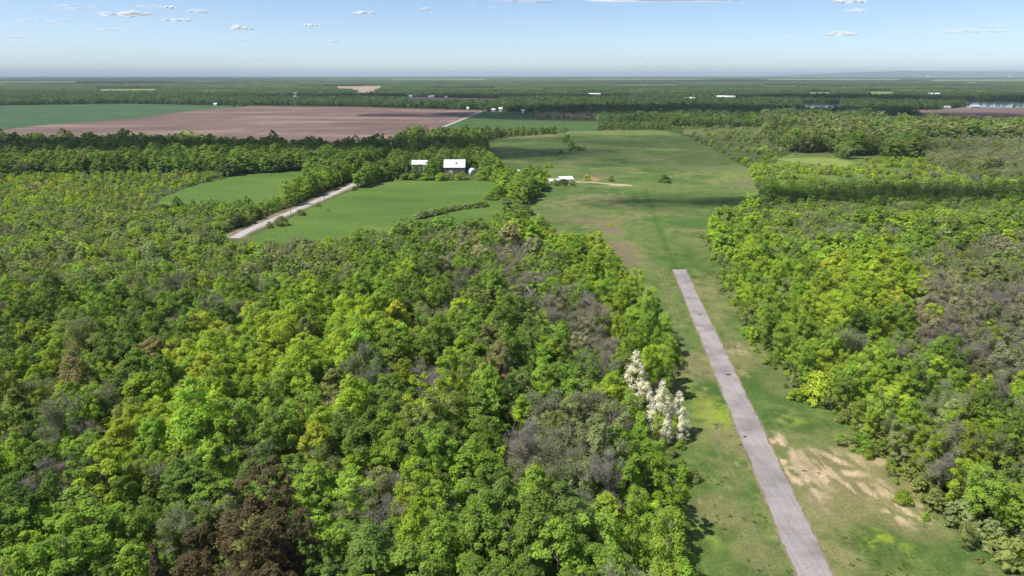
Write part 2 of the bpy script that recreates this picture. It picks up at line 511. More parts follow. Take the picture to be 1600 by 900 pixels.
    at.data.foreach_set('color', np.concatenate([c, np.ones((len(c), 1))], 1).astype(np.float32).ravel())
    o = obj('meadow', me)
    o['kind'] = 'structure'
meadow_sheet()

# paved strip and roads
def ribbon(name, left, right, z, m, step=1.2, wob=0.0, seed=0, th=0.0):
    rs = np.random.RandomState(seed)
    V, Fq = [], []
    def samp(line):
        pts = []
        for (a, b) in zip(line[:-1], line[1:]):
            n = max(1, int(math.dist(a, b) / step))
            pts += [(a[0] + (b[0] - a[0]) * k / n, a[1] + (b[1] - a[1]) * k / n) for k in range(n)]
        return np.array(pts + [line[-1]])
    L = samp(left)
    n = len(L)
    t = np.linspace(0, 1, n)
    Rr = np.array(right)
    seg = np.concatenate([[0], np.cumsum(np.hypot(*np.diff(Rr, axis=0).T))])
    R = np.stack([np.interp(t * seg[-1], seg, Rr[:, 0]), np.interp(t * seg[-1], seg, Rr[:, 1])], -1)
    w0 = (np.convolve(rs.randn(n), np.ones(4) / 4, 'same') + 0.6 * rs.randn(n)) * wob
    w1 = (np.convolve(rs.randn(n), np.ones(4) / 4, 'same') + 0.6 * rs.randn(n)) * wob
    d = (R - L) / np.linalg.norm(R - L, axis=1)[:, None]
    L = L + d * w0[:, None]
    R = R + d * w1[:, None]
    cols = [L, L * 0.75 + R * 0.25, (L + R) / 2, L * 0.25 + R * 0.75, R]
    V = np.concatenate([np.column_stack([c, np.full(n, z)]) for c in cols])
    Fq = [(a * n + i, (a + 1) * n + i, (a + 1) * n + i + 1, a * n + i + 1) for a in range(4) for i in range(n - 1)]
    o = obj(name, quads(name, V, Fq, [m]))
    o['kind'] = 'structure'
    return o

def pave_mat(name, c, cracks=True):
    m, nt, b = mat(name)
    n = noise_node(nt, 0.18, 6)
    r = ramp(nt, n.outputs[0], [(0.3, [k * 0.80 for k in c]), (0.5, [k * .97 for k in c]), (0.7, [k * 1.12 for k in c])])
    n2 = noise_node(nt, 3.0, 5, rough=0.7)
    r2 = ramp(nt, n2.outputs[0], [(0.3, (0.86,) * 3), (0.7, (1.12,) * 3)])
    col = mul(nt, r.outputs[0], r2.outputs[0])
    if cracks:
        tc = N(nt, 'ShaderNodeTexCoord')
        v = N(nt, 'ShaderNodeTexVoronoi', feature='DISTANCE_TO_EDGE')
        v.inputs['Scale'].default_value = 0.22
        nz = noise_node(nt, 0.7, 3)
        mx = N(nt, 'ShaderNodeMix', data_type='VECTOR')
        mx.inputs['Factor'].default_value = 0.06
        nt.links.new(tc.outputs['Object'], mx.inputs['A'])
        nt.links.new(nz.outputs['Color'], mx.inputs['B'])
        nt.links.new(tc.outputs['Object'], v.inputs['Vector'])
        r3 = ramp(nt, v.outputs[0], [(0.0, (0.72, 0.71, 0.69)), (0.012, (1, 1, 1))])
        col = mul(nt, col, r3.outputs[0])
        n4 = noise_node(nt, 0.35, 4, stretch=(4, 0.12, 1), rot=-0.22)
        r4 = ramp(nt, n4.outputs[0], [(0.35, (0.93,) * 3), (0.65, (1.06,) * 3)])
        col = mul(nt, col, r4.outputs[0])
        mpj = N(nt, 'ShaderNodeMapping')
        mpj.inputs['Rotation'].default_value = (0, 0, STRIP_ROT)
        nt.links.new(tc.outputs['Object'], mpj.inputs['Vector'])
        bk = N(nt, 'ShaderNodeTexBrick')
        bk.offset = 0.0
        bk.inputs['Scale'].default_value = 1.0
        bk.inputs['Brick Width'].default_value = 3.1
        bk.inputs['Row Height'].default_value = 7.5
        bk.inputs['Mortar Size'].default_value = 0.05
        bk.inputs['Color1'].default_value = (.94, .94, .94, 1)
        bk.inputs['Color2'].default_value = (1.04, 1.03, 1.02, 1)
        bk.inputs['Mortar'].default_value = (.80, .79, .77, 1)
        nt.links.new(mpj.outputs[0], bk.inputs['Vector'])
        col = mul(nt, col, bk.outputs['Color'])
        n5 = noise_node(nt, 0.09, 3, rough=.4)
        r5 = ramp(nt, n5.outputs[0], [(0.40, (0.86, .86, .85)), (0.47, (1, 1, 1))])
        col = mul(nt, col, r5.outputs[0])
    nt.links.new(col, b.inputs['Base Color'])
    b.inputs['Roughness'].default_value = 0.85
    return m

def ext(a, b, k):
    return (a[0] + (a[0] - b[0]) * k, a[1] + (a[1] - b[1]) * k)
STRIP_ROT = math.atan2(STRIP_L[0][0] - STRIP_L[1][0], STRIP_L[1][1] - STRIP_L[0][1])
M_PAVE = pave_mat('worn_paving', (0.335, 0.305, 0.298))
SL = [ext(STRIP_L[0], STRIP_L[1], 0.25), *STRIP_L]
SR = [ext(STRIP_R[0], STRIP_R[1], 0.25), *STRIP_R]
ribbon('paved_strip', SL, SR, 0.03, M_PAVE, 0.7, 0.2, 4)
M_VERGE = field_mat('dry_verge', [(0.35, (0.17, 0.145, 0.075)), (0.65, (0.26, 0.21, 0.125))], 0.1, fine=0.9)
vl = [(a[0] - 0.45, a[1]) for a in SL]
vr = [(a[0] + 0.45, a[1]) for a in SR]
ribbon('dirt_edge', vl, vr, 0.018, M_VERGE, 0.8, 0.22, 5)

def offset_line(line, d):
    out = []
    for i, p in enumerate(line):
        a = line[max(i - 1, 0)]
        b = line[min(i + 1, len(line) - 1)]
        t = Vector((b[0] - a[0], b[1] - a[1])).normalized()
        out.append((p[0] - t.y * d, p[1] + t.x * d))
    return out
M_GRAVEL = pave_mat('pale_gravel_road', (0.42, 0.40, 0.375), False)
ribbon('road_verge', offset_line(ROADL, 7.5), offset_line(ROADL, -5.0), 0.010, M_VERGE, 6, 0.7, 7)
ribbon('road', offset_line(ROADL, 2.7), offset_line(ROADL, -2.7), 0.022, M_GRAVEL, 6, 0.25, 6)

# ------------------------------------------------------------------ foliage construction
def cards(C_, Nn, size, rs, aspect=0.75, rough=0.42):
    """leaf-cluster faces: one small irregular quad per centre, loosely facing its normal"""
    n = len(C_)
    Nn = Nn + rs.randn(n, 3) * rough
    Nn /= np.linalg.norm(Nn, axis=1)[:, None] + 1e-9
    a = np.cross(Nn, rs.randn(n, 3))
    a /= np.linalg.norm(a, axis=1)[:, None] + 1e-9
    b = np.cross(Nn, a)
    s = (size * rs.uniform(0.6, 1.35, n) / 2)[:, None]
    V = np.stack([C_ + a * s * rs.uniform(.7, 1.4, (n, 1)), C_ + b * s * aspect * rs.uniform(.6, 1.3, (n, 1)),
                  C_ - a * s * rs.uniform(.7, 1.4, (n, 1)), C_ - b * s * aspect * rs.uniform(.6, 1.3, (n, 1))], 1).reshape(-1, 3)
    return V, np.arange(n * 4).reshape(-1, 4)

def tubes(segs, sides=4):
    V, Fq = [], []
    for p, q, r0, r1 in segs:
        p, q = Vector(p), Vector(q)
        d = (q - p)
        if d.length < 1e-5:
            continue
        d.normalize()
        a = d.orthogonal().normalized()
        b = d.cross(a)
        k = len(V)
        for c, r in ((p, r0), (q, r1)):
            for i in range(sides):
                t = 2 * math.pi * i / sides
                V.append(c + a * (r * math.cos(t)) + b * (r * math.sin(t)))
        Fq += [(k + i, k + (i + 1) % sides, k + sides + (i + 1) % sides, k + sides + i) for i in range(sides)]
    return np.array([tuple(v) for v in V]), np.array(Fq)

def branching(H, spread, rs, depth=3, kids=5, r0=0.16, up=0.75, start=0.3):
    segs = []
    def grow(p, d, L, r, k):
        n = 3
        for j in range(n):
            q = p + d * (L / n)
            segs.append((p, q, r * (1 - j / (n + 1)), r * (1 - (j + 1) / (n + 1))))
            nk = 0 if k == 0 else (kids if j else 1)
            for _ in range(nk):
                u = Vector(rs.randn(3)).normalized()
                nd = (d * up + u * spread).normalized()
                if nd.z < -0.1:
                    nd.z *= -0.4
                grow(p.lerp(q, rs.rand()), nd, L * rs.uniform(0.38, 0.62), r * 0.5, k - 1)
            p = q
            d = (d + Vector(rs.randn(3)) * 0.10).normalized()
            d = (d + Vector((0, 0, 0.12))).normalized()
    base = Vector((0, 0, 0))
    top = Vector((rs.uniform(-.3, .3), rs.uniform(-.3, .3), H * start))
    segs.append((base, top, r0, r0 * 0.85))
    grow(top, Vector((0, 0, 1)), H * (1 - start), r0 * 0.8, depth)
    return segs

def crown_points(sp, n, rs):
    """centres and normals of leaf clusters for one crown"""
    H, R, base, nl = sp['H'], sp['R'], sp['base'], sp['lobes']
    hc = H - base
    L = []
    for i in range(nl):
        t = (i + rs.rand()) / nl                              # 0 bottom, 1 top
        if sp['form'] == 'dome':
            prof = math.sin(math.pi * min(1, 0.22 + 0.78 * t) ** 0.9) ** 0.6 if t < .99 else 0.1
        elif sp['form'] == 'spire':
            prof = (1 - t) ** 0.65 * min(1, 0.45 + t * 3)
        elif sp['form'] == 'mound':
            prof = math.sqrt(max(0, 1 - t * t))
        else:
            prof = math.sin(math.pi * (0.16 + 0.66 * t)) ** 0.7
        a = rs.rand() * 2 * math.pi
        lr = sp['lr'] * rs.uniform(0.7, 1.25) * (0.65 + 0.35 * prof)
        rr = max(0, R * prof - lr * 0.6) * math.sqrt(rs.uniform(0.25, 1))
        L.append((math.cos(a) * rr * sp.get('sx', 1), math.sin(a) * rr, base + hc * t * 0.97 - lr * 0.3 * t, lr))
    L = np.array(L)
    p = L[:, 3] ** 2
    k = rs.choice(nl, n, p=p / p.sum())
    d = rs.randn(n, 3)
    d /= np.linalg.norm(d, axis=1)[:, None]
    d[:, 2] = np.where((d[:, 2] < -0.15) & (rs.rand(n) < 0.7), -d[:, 2], d[:, 2])
    rr = L[k, 3] * (1 - sp.get('fuzz', 0.25) * rs.rand(n) ** 0.7) * (1 + 0.15 * rs.randn(n))
    sc3 = np.array([1, 1, sp.get('lz', 0.8)])
    C_ = L[k, :3] + d * rr[:, None] * sc3
    C_[:, 2] = np.maximum(C_[:, 2], 0.1)
    cc = np.array([0, 0, base + hc * 0.45])
    out = C_ - cc
    out /= np.linalg.norm(out, axis=1)[:, None] + 1e-9
    nn = d * 0.8 + out * 0.35
    nn[:, 2] += 0.6
    keep = (d * out).sum(1) > -0.55
    var = 0.85 + 0.3 * rs.rand(n)
    var *= rs.uniform(0.88, 1.14, nl)[k]
    return C_[keep], nn[keep], var[keep]

SPECIES = {
    'maple':  dict(form='dome', H=15, R=4.5, base=2.0, lobes=64, lr=1.12, lz=.8, fuzz=.5),
    'spreading': dict(form='dome', H=14, R=5.3, base=1.9, lobes=80, lr=1.08, lz=.75, sx=1.1, fuzz=.45),
    'ash':    dict(form='oval', H=14.5, R=3.9, base=2.0, lobes=60, lr=.9, lz=.95, fuzz=.7),
    'oval':   dict(form='oval', H=14, R=3.8, base=1.5, lobes=54, lr=1.0, lz=.95, fuzz=.5),
    'poplar': dict(form='oval', H=15, R=2.9, base=1.4, lobes=48, lr=1.0, lz=1.15, fuzz=.6),
    'aspen':  dict(form='oval', H=12, R=3.5, base=1.5, lobes=34, lr=1.15, lz=.95, fuzz=.6),
    'cedar':  dict(form='spire', H=11, R=2.2, base=0.3, lobes=44, lr=.7, lz=1.5, fuzz=.4),
    'bush':   dict(form='mound', H=3.4, R=2.2, base=0.15, lobes=20, lr=.85, lz=.9, fuzz=.4),
    'blossom': dict(form='spire', H=13.5, R=3.7, base=1.0, lobes=60, lr=1.1, lz=1.3, fuzz=1.0),
}
NLEAF = {'maple': 7000, 'spreading': 9000, 'ash': 8500, 'oval': 6500, 'poplar': 8000, 'aspen': 5500, 'cedar': 5500, 'bush': 1800, 'blossom': 7500}

def trunk_segs(sp, rs):
    H, base = sp['H'], sp['base']
    top = H * 0.86
    segs, p = [], Vector((0, 0, -0.2))
    n = 6
    r = 0.022 * H * 0.55
    for i in range(n):
        q = Vector((rs.uniform(-.15, .15) * i * 0.3, rs.uniform(-.15, .15) * i * 0.3, (i + 1) / n * top))
        segs.append((p, q, r * (1 - i / (n + 0.6)), r * (1 - (i + 1) / (n + 0.6))))
        if q.z > base:
            for _ in range(3):
                a = rs.rand() * 6.283
                L = sp['R'] * rs.uniform(.5, .85) * (1 - 0.5 * q.z / H)
                e = q + Vector((math.cos(a) * L, math.sin(a) * L, L * rs.uniform(.35, .9)))
                segs.append((q, q.lerp(e, .55) + Vector((0, 0, .2)), r * .4, r * .25))
                segs.append((q.lerp(e, .55) + Vector((0, 0, .2)), e, r * .25, r * .08))
        p = q
    return segs

PROTO = {}      # (species, variant) -> (crown mesh, trunk mesh)
LODS = {}       # (species, variant, lod) -> merged object for the masses
def merged(name, leaf, wood, wood_mat):
    Vs, Fs, mi, var, off = [], [], [], [], 0
    if leaf is not None:
        (v, f), vr_ = leaf
        Vs.append(v); Fs.append(f); mi.append(np.zeros(len(f))); var.append(vr_); off = len(v)
    if wood is not None:
        v, f = wood
        Vs.append(v); Fs.append(f + off); mi.append(np.ones(len(f))); var.append(np.ones(len(f)))
    me = quads(name, np.concatenate(Vs), np.concatenate(Fs), [M_LEAF, wood_mat], np.concatenate(mi), np.concatenate(var))
    return bpy.data.objects.new(name, me)

def build_species(kind, variant, lods=(0, 1, 2)):
    rs = np.random.RandomState(sum(map(ord, kind)) * 7 + variant * 131)
    sp = dict(SPECIES[kind])
    sp['R'] *= rs.uniform(.92, 1.1)
    segs = trunk_segs(sp, rs)
    for lod in lods:
        r2 = np.random.RandomState(sum(map(ord, kind)) * 7 + variant * 131 + 5)
        n = int(NLEAF[kind] * (1, .24, .055)[lod])
        size = (.36, .74, 1.5)[lod] * (0.8 if kind in ('bush', 'cedar', 'blossom') else 1) * (0.85 if kind in ('poplar', 'aspen', 'ash') else 1)
        C_, nn, var = crown_points(sp, n, np.random.RandomState(variant + 40))
        leaf = cards(C_, nn, size, r2, .75, (.42, .3, .25)[lod])
        s_ = segs if lod == 0 else segs[:6]
        wood = tubes(s_, 5 if lod == 0 else 3)
        LODS[kind, variant, lod] = merged(f'{kind}_tree', (leaf, var), wood, M_BARK)
        if lod == 0:
            PROTO[kind, variant] = (quads('crown', leaf[0], leaf[1], [M_LEAF], None, var), quads('trunk', *wood, [M_BARK]))

for kd, nv in (('maple', 4), ('spreading', 4), ('ash', 4), ('oval', 3), ('poplar', 3), ('aspen', 3), ('cedar', 2), ('bush', 3), ('blossom', 2)):
    for v_ in range(nv):
        build_species(kd, v_)

def build_bare(kind, variant):
    """leafless or just budding trees: a branching frame with fine twigs, 'budding' with a thin veil of small leaves"""
    rs = np.random.RandomState(variant * 17 + len(kind) * 3)
    H = {'bare': 12.5, 'budding': 13.0, 'thicket': 4.5}[kind]
    spread = {'bare': .62, 'budding': .66, 'thicket': .9}[kind]
    segs = branching(H, spread, rs, depth=3, kids=3 if kind != 'thicket' else 3, r0=0.15 if kind != 'thicket' else .06, start=.22 if kind != 'thicket' else .05)
    zmax = max(s[1].z for s in segs)
    k = H / zmax
    segs = [(p * k, q * k, max(a, .022), max(b, .016)) for p, q, a, b in segs]
    tips = np.array([tuple(q) for p, q, a, b in segs if a < .05])
    tw = []
    for q in tips[rs.choice(len(tips), min(len(tips), 900), replace=False)]:
        for _ in range(2):
            d = rs.randn(3) * .45
            d[2] = abs(d[2])
            tw.append((Vector(q), Vector(q + d), .018, .010))
    big = [s for s in segs if s[2] >= .05]
    small = [s for s in segs if s[2] < .05]
    for lod in (0, 1, 2):
        if lod == 0:
            wood = tubes(segs + tw, 3)
        elif lod == 1:
            sm = [small[i] for i in rs.choice(len(small), int(len(small) * .45), replace=False)]
            wood = tubes(big + [(p, q, a * 1.9, b * 1.9) for p, q, a, b in sm], 3)
        else:
            sm = [small[i] for i in rs.choice(len(small), int(len(small) * .12), replace=False)]
            wood = tubes(big[:60] + [(p, q + (q - p) * .6, .11, .07) for p, q, a, b in sm], 3)
        nl = {'bare': 60, 'budding': 2200, 'thicket': 350}[kind]
        nl = int(nl * (1, .35, .1)[lod])
        C_ = tips[rs.choice(len(tips), nl)] + rs.randn(nl, 3) * .3
        leaf = cards(C_, rs.randn(nl, 3) + np.array([0, 0, .6]), (.27, .5, 1.0)[lod], rs)
        var = .8 + .4 * rs.rand(nl)
        LODS[kind, variant, lod] = merged(f'{kind}_tree', (leaf, var), wood, M_TWIG)
        if lod == 0:
            stem = tubes(big, 5)
            fine = tubes(small + tw, 3)
            V = np.concatenate([leaf[0], fine[0]])
            Fq = np.concatenate([leaf[1], fine[1] + len(leaf[0])])
            cm = quads('crown', V, Fq, [M_LEAF, M_TWIG], np.concatenate([np.zeros(nl), np.ones(len(fine[1]))]), np.concatenate([var, np.ones(len(fine[1]))]))
            PROTO[kind, variant] = (cm, quads('trunk', *stem, [M_TWIG]))
for v_ in range(3):
    build_bare('bare', v_)
    build_bare('budding', v_)
for v_ in range(2):
    build_bare('thicket', v_)

# far groves: whole blocks of canopy
def grove(size, ntree, ncard, cs, H, seed):
    rs = np.random.RandomState(seed)
    C_, nn, va = [], [], []
    for i in range(ntree):
        c = np.array([rs.uniform(-.55, .55) * size, rs.uniform(-.55, .55) * size, 0])
        h = H * rs.uniform(.7, 1.2)
        r = cs * 1.3
        d = rs.randn(ncard, 3)
        d /= np.linalg.norm(d, axis=1)[:, None]
        d[:, 2] = np.abs(d[:, 2])
        C_.append(c + d * np.array([r, r, h * .55]) + np.array([0, 0, h * .45]))
        nn.append(d + np.array([0, 0, .3]))
        va.append(np.full(ncard, rs.uniform(.75, 1.25)))
    v, f = cards(np.concatenate(C_), np.concatenate(nn), cs, rs, 1.0)
    v[:, 2] = np.clip(v[:, 2], 0, None)
    me = quads('grove', v, f, [M_LEAF, M_BARK], None, np.concatenate(va))
    return bpy.data.objects.new('grove', me)
for v_ in range(3):
    LODS['grove', v_, 3] = grove(64, 46, 22, 4.6, 13, 50 + v_)
    LODS['grove', v_, 4] = grove(330, 110, 16, 17, 14, 60 + v_)

# ------------------------------------------------------------------ where each tree stands
TINTS = {
    'mid green': (0.14, 0.232, 0.032), 'dark green': (0.088, 0.155, 0.028), 'lime green': (0.235, 0.335, 0.028), 'yellow-green': (0.30, 0.375, 0.035),
    'olive': (0.175, 0.215, 0.055), 'grey-green': (0.185, 0.235, 0.085), 'fresh green': (0.185, 0.30, 0.034), 'rust brown': (0.100, 0.086, 0.034),
    'grey': (0.20, 0.22, 0.10), 'bronze': (0.205, 0.205, 0.07), 'white': (0.80, 0.78, 0.76),
}
TN = list(TINTS)
TV = np.array([TINTS[k] for k in TN])
TV[:-1] *= np.array([1.80, 1.66, 2.3])
TV[:7] = TV[:7] * .82 + TV[:7].mean(0) * .18
SPN = ['maple', 'spreading', 'ash', 'oval', 'poplar', 'aspen', 'cedar', 'bush', 'bare', 'budding', 'thicket']
NV = {'maple': 4, 'spreading': 4, 'ash': 4, 'oval': 3, 'poplar': 3, 'aspen': 3, 'cedar': 2, 'bush': 3, 'bare': 3, 'budding': 3, 'thicket': 2, 'blossom': 2}

# woodland character by crown position: (polygon, {species: weight}, {tint: weight}, scale)
Z = [
 ([(180, 700), (230, 640), (330, 560), (470, 480), (560, 470), (650, 505), (620, 570), (500, 600), (400, 640), (330, 690), (240, 720)],
  {'maple': 5, 'spreading': 4, 'oval': 1}, {'lime green': 6, 'yellow-green': 1.2, 'fresh green': 3, 'olive': .3}, 1.05),
 ([(190, 1300), (215, 890), (330, 830), (400, 800), (440, 840), (520, 880), (560, 1300)],
  {'cedar': 3, 'aspen': 4, 'ash': 1.6, 'bare': .5}, {'rust brown': 9, 'olive': .5}, 1.0),
 ([(640, 565), (700, 560), (705, 640), (650, 650)], {'bare': 5, 'ash': 1}, {'rust brown': 1, 'grey': 1, 'mid green': 1}, .9),
 ([(820, 650), (960, 640), (965, 745), (900, 790), (800, 745)], {'bare': 1.3, 'budding': 4, 'ash': 2, 'oval': 1.4}, {'grey-green': 2, 'olive': 1, 'mid green': .6}, .95),
 ([(880, 480), (940, 470), (965, 560), (935, 600), (890, 560)], {'bare': 2, 'budding': 2.5, 'ash': 1.4}, {'grey': 2, 'mid green': 1}, .85),
 ([(560, 355), (700, 355), (860, 370), (905, 470), (860, 510), (780, 450), (640, 430), (560, 400)],
  {'bare': 2, 'budding': 2.6, 'maple': 1.6, 'oval': 1.2, 'ash': 1.8}, {'mid green': 2, 'dark green': 1, 'fresh green': 1, 'grey': 1.5}, .85),
 ([(790, 340), (850, 350), (940, 352), (960, 400), (1005, 455), (1045, 510), (1065, 560), (1065, 640), (1065, 760), (1085, 900), (1150, 1300), (1000, 1300), (985, 900), (960, 740), (965, 600), (945, 520), (900, 440), (860, 390), (810, 365)],
  {'poplar': 4, 'aspen': 3, 'ash': 1, 'oval': .6}, {'fresh green': 4, 'mid green': 2, 'lime green': 2, 'yellow-green': .3}, .85),
 ([(-300, 262), (0, 262), (300, 258), (600, 262), (600, 205), (300, 195), (-300, 205)],
  {'maple': 4, 'spreading': 4, 'oval': 1, 'bare': .3}, {'dark green': 4, 'mid green': 3, 'olive': .4}, 1.12),
 ([(590, 285), (765, 285), (765, 200), (590, 200)],
  {'maple': 3, 'oval': 3, 'budding': 1.2, 'cedar': .8}, {'dark green': 3, 'mid green': 3, 'olive': .8}, .95),
 ([(-300, 262), (0, 262), (300, 255), (500, 262), (440, 300), (300, 300), (190, 330), (-300, 360)],
  {'aspen': 3, 'oval': 2, 'bush': 2, 'budding': 2, 'bare': .7}, {'fresh green': 3, 'lime green': 2.4, 'grey-green': 3, 'yellow-green': 1.2, 'mid green': .6}, .48),
 ([(-300, 360), (190, 330), (400, 330), (560, 370), (560, 440), (300, 460), (-300, 470)],
  {'aspen': 2, 'ash': 2, 'oval': 2, 'budding': 2.6, 'bare': 2.2, 'maple': 1}, {'grey-green': 3, 'fresh green': 2, 'mid green': 1.2, 'lime green': 1.6, 'olive': .6}, .62),
 ([(1095, 340), (1190, 335), (1230, 380), (1290, 520), (1350, 620), (1480, 760), (1600, 860), (1900, 1100), (1600, 1300), (1400, 820), (1300, 720), (1240, 650), (1160, 530), (1090, 380)],
  {'poplar': 3, 'aspen': 4, 'oval': 1.2, 'ash': 1, 'bush': .5}, {'fresh green': 4, 'lime green': 3, 'mid green': 2, 'grey-green': .5}, .80),
 ([(1290, 400), (1400, 385), (1440, 430), (1400, 500), (1300, 520), (1270, 460)], {'maple': 4, 'spreading': 2, 'oval': 1}, {'lime green': 5, 'yellow-green': 2, 'fresh green': 2}, 1.0),
 ([(1390, 400), (1600, 360), (1900, 350), (1900, 580), (1640, 600), (1560, 620), (1480, 560), (1400, 470)], {'bare': 2.4, 'budding': 4, 'ash': 1.6, 'oval': 1.2, 'maple': 1.2}, {'grey': 2, 'grey-green': 2, 'dark green': 1, 'lime green': .5}, .85),
 ([(1240, 320), (1340, 330), (1340, 370), (1250, 372)], {'bare': 3, 'budding': 2, 'ash': 1}, {'grey-green': 1, 'fresh green': 1}, .7),
 ([(1170, 272), (1900, 272), (1900, 326), (1190, 335)], {'aspen': 2, 'ash': 2, 'oval': 2, 'bush': 2, 'cedar': 1}, {'mid green': 3, 'dark green': 1.4, 'grey-green': 1.6, 'fresh green': 1}, .5),
 ([(1440, 212), (1900, 212), (1900, 262), (1520, 268), (1450, 245)], {'bare': 2.5, 'budding': 4, 'oval': 1.2}, {'grey-green': 2, 'olive': 1}, .75),
 ([(1150, 236), (1480, 236), (1900, 255), (1900, 275), (1170, 275)], {'bush': 8, 'aspen': 1, 'oval': 1, 'thicket': .6}, {'lime green': 3, 'fresh green': 2.5, 'grey-green': 2, 'yellow-green': 1}, .42),
 ([(1190, 180), (1900, 180), (1900, 240), (1500, 232), (1300, 240), (1200, 215)], {'maple': 2, 'oval': 3, 'ash': 2, 'budding': 2.4, 'bare': .8}, {'olive': 3, 'mid green': 2, 'grey-green': 2, 'dark green': 1}, 1.35),
 ([(1040, 190), (1200, 190), (1300, 240), (1170, 262)], {'bush': 5, 'aspen': 1.5}, {'grey-green': 2, 'mid green': 2, 'lime green': .7}, .35),
 ([(836, 176), (934, 177), (934, 190), (836, 190)], {'bare': 6, 'budding': 2}, {'grey-green': 2}, .95),
]
DEF_L = ({'maple': 4, 'spreading': 3, 'ash': 3, 'oval': 2.4, 'budding': 1.1, 'bare': .5}, {'mid green': 4, 'dark green': 2.6, 'fresh green': 2.6, 'lime green': 1.1, 'olive': .5, 'bronze': .06, 'yellow-green': .15}, .97)
DEF_R = ({'maple': 2.4, 'ash': 2.4, 'oval': 2.4, 'aspen': 2, 'budding': 1.3, 'bare': 1.2}, {'mid green': 3, 'fresh green': 3, 'lime green': 2, 'grey-green': 1, 'dark green': .8}, .85)
DEF_F = ({'maple': 3, 'oval': 3, 'spreading': 2, 'ash': 1.5, 'cedar': .3, 'bare': .3}, {'mid green': 3, 'dark green': 4, 'grey-green': 1.5, 'olive': 1, 'fresh green': .6}, .95)

def scatter(y0, y1, st, seed, xk=0.92, xpad=60):
    rs = np.random.RandomState(seed)
    ys = np.arange(y0, y1, st)
    X, Y = [], []
    for i, yy in enumerate(ys):
        h = yy * xk + xpad
        xs = np.arange(-h, h, st) + (st / 2 if i % 2 else 0)
        X.append(xs); Y.append(np.full(len(xs), yy))
    X, Y = np.concatenate(X), np.concatenate(Y)
    return X + rs.uniform(-.42, .42, len(X)) * st, Y + rs.uniform(-.42, .42, len(X)) * st

SCRUB_PX = [(1042, 203), (1190, 197), (1235, 206), (1260, 222), (1200, 236), (1176, 262), (1164, 256), (1122, 234)]
LOTS = [(*G(px, py), L * .6 + 4, dd) for px, py, L, dd in ((186, 150, 35, 200), (309, 148, 42, 300), (284, 146.5, 18, 200), (266, 146, 14, 200), (497, 146.5, 16, 200), (925, 149, 68, 420), (1028, 156.5, 40, 200),
        (1075, 157.2, 44, 260), (1133, 156.5, 60, 260), (1166, 151.5, 30, 200), (1457, 152, 48, 260), (1475, 150, 22, 200), (1515, 132, 110, 900), (1031, 178, 10, 90), (817, 177, 8, 40),
        (642, 152.5, 13, 60), (671, 153, 10, 60), (676, 153, 12, 60), (1475, 170, 26, 30), (1522, 169, 26, 30), (771, 174.3, 8, 30), (782, 174, 8, 30), (462, 164, 10, 30))]
BLOSSOM_AT = [G(990, 640), G(1008, 650), G(1030, 680), G(1057, 678), G(1040, 694), G(1062, 690), G(1020, 665)]
def keep_mask(x, y, margin):
    k = np.ones(len(x), bool)
    for pl in OPEN + [GLADE]:
        bb = (x > pl[:, 0].min() - 20) & (x < pl[:, 0].max() + 20) & (y > pl[:, 1].min() - 20) & (y < pl[:, 1].max() + 20)
        idx = np.where(bb & k)[0]
        if len(idx):
            sd = sdist(pl, x[idx], y[idx])
            k[idx[sd > -margin]] = False
    k &= ldist(ROADL, x, y) > 8.5
    for (lx, ly, lw, ld_) in LOTS:
        k &= ~((np.abs(x - lx) < lw) & (y > ly - ld_) & (y < ly + 25))
    for (bx, by) in BLOSSOM_AT:
        k &= ~((np.abs(x - bx) < 4.6) & (y > by - 17) & (y < by + 3))
    ox, oy, _o = P(x, y, 0 * x)
    k &= ~(inside(SCRUB_PX, ox, oy) & (np.sin(x * 12.9 + y * 78.2) * 43758.5 % 1 < .72))
    k &= ~(inside(SCRUB_OPEN, ox, oy) & (fbm(x, y, 16, 55) > .52))
    k &= ~((ox > 350) & (ox < 455) & (oy > 362) & (oy < 392))
    return k

BUILDINGS = [(G(657, 268), 13), (G(711, 272), 15), (G(739, 270), 8), (G(804, 272), 12), (G(874, 287), 14)]
rng = np.random.RandomState(7)
def assign(x, y):
    """species, tint and scale for each standing place"""
    n = len(x)
    spi, tin, scl = np.zeros(n, int), np.zeros(n, int), np.ones(n)
    px, py, d = P(x, y, 9.0 + 0 * x)
    done = np.zeros(n, bool)
    patch = fbm(x, y, 22, 90, 3)
    patch2 = fbm(x, y, 60, 95, 3)
    def put(idx, sw, tw, s):
        if not len(idx):
            return
        ks = list(sw); p = np.array([sw[k] for k in ks], float)
        # species cluster: a noisy index into the cumulative weights
        u = np.clip((patch[idx] - .5) * 1.3 + .5, 0, .999) * .45 + rng.rand(len(idx)) * .55
        u = np.argsort(np.argsort(u)) / max(1, len(u))
        spi[idx] = np.array([SPN.index(k) for k in ks])[np.searchsorted(np.cumsum(p) / p.sum(), u, side='right').clip(0, len(ks) - 1)]
        kt = list(tw); p = np.array([tw[k] for k in kt], float)
        u = np.clip((patch2[idx] - .5) * 1.3 + .5, 0, .999) * .3 + rng.rand(len(idx)) * .7
        u = np.argsort(np.argsort(u)) / max(1, len(u))
        tin[idx] = np.array([TN.index(k) for k in kt])[np.searchsorted(np.cumsum(p) / p.sum(), u, side='right').clip(0, len(kt) - 1)]
        scl[idx] = s
    for poly, sw, tw, s in Z:
        m = inside(poly, px, py) & ~done
        put(np.where(m)[0], sw, tw, s)
        done |= m
    far = y > 900
    put(np.where(~done & far)[0], *DEF_F)
    put(np.where(~done & ~far & (x > 60) & (px > 1050))[0], *DEF_R)
    put(np.where(~done & ~far & ~((x > 60) & (px > 1050)))[0], *DEF_L)
    return spi, tin, scl * np.clip(1 + .18 * rng.randn(n), .6, 1.4)

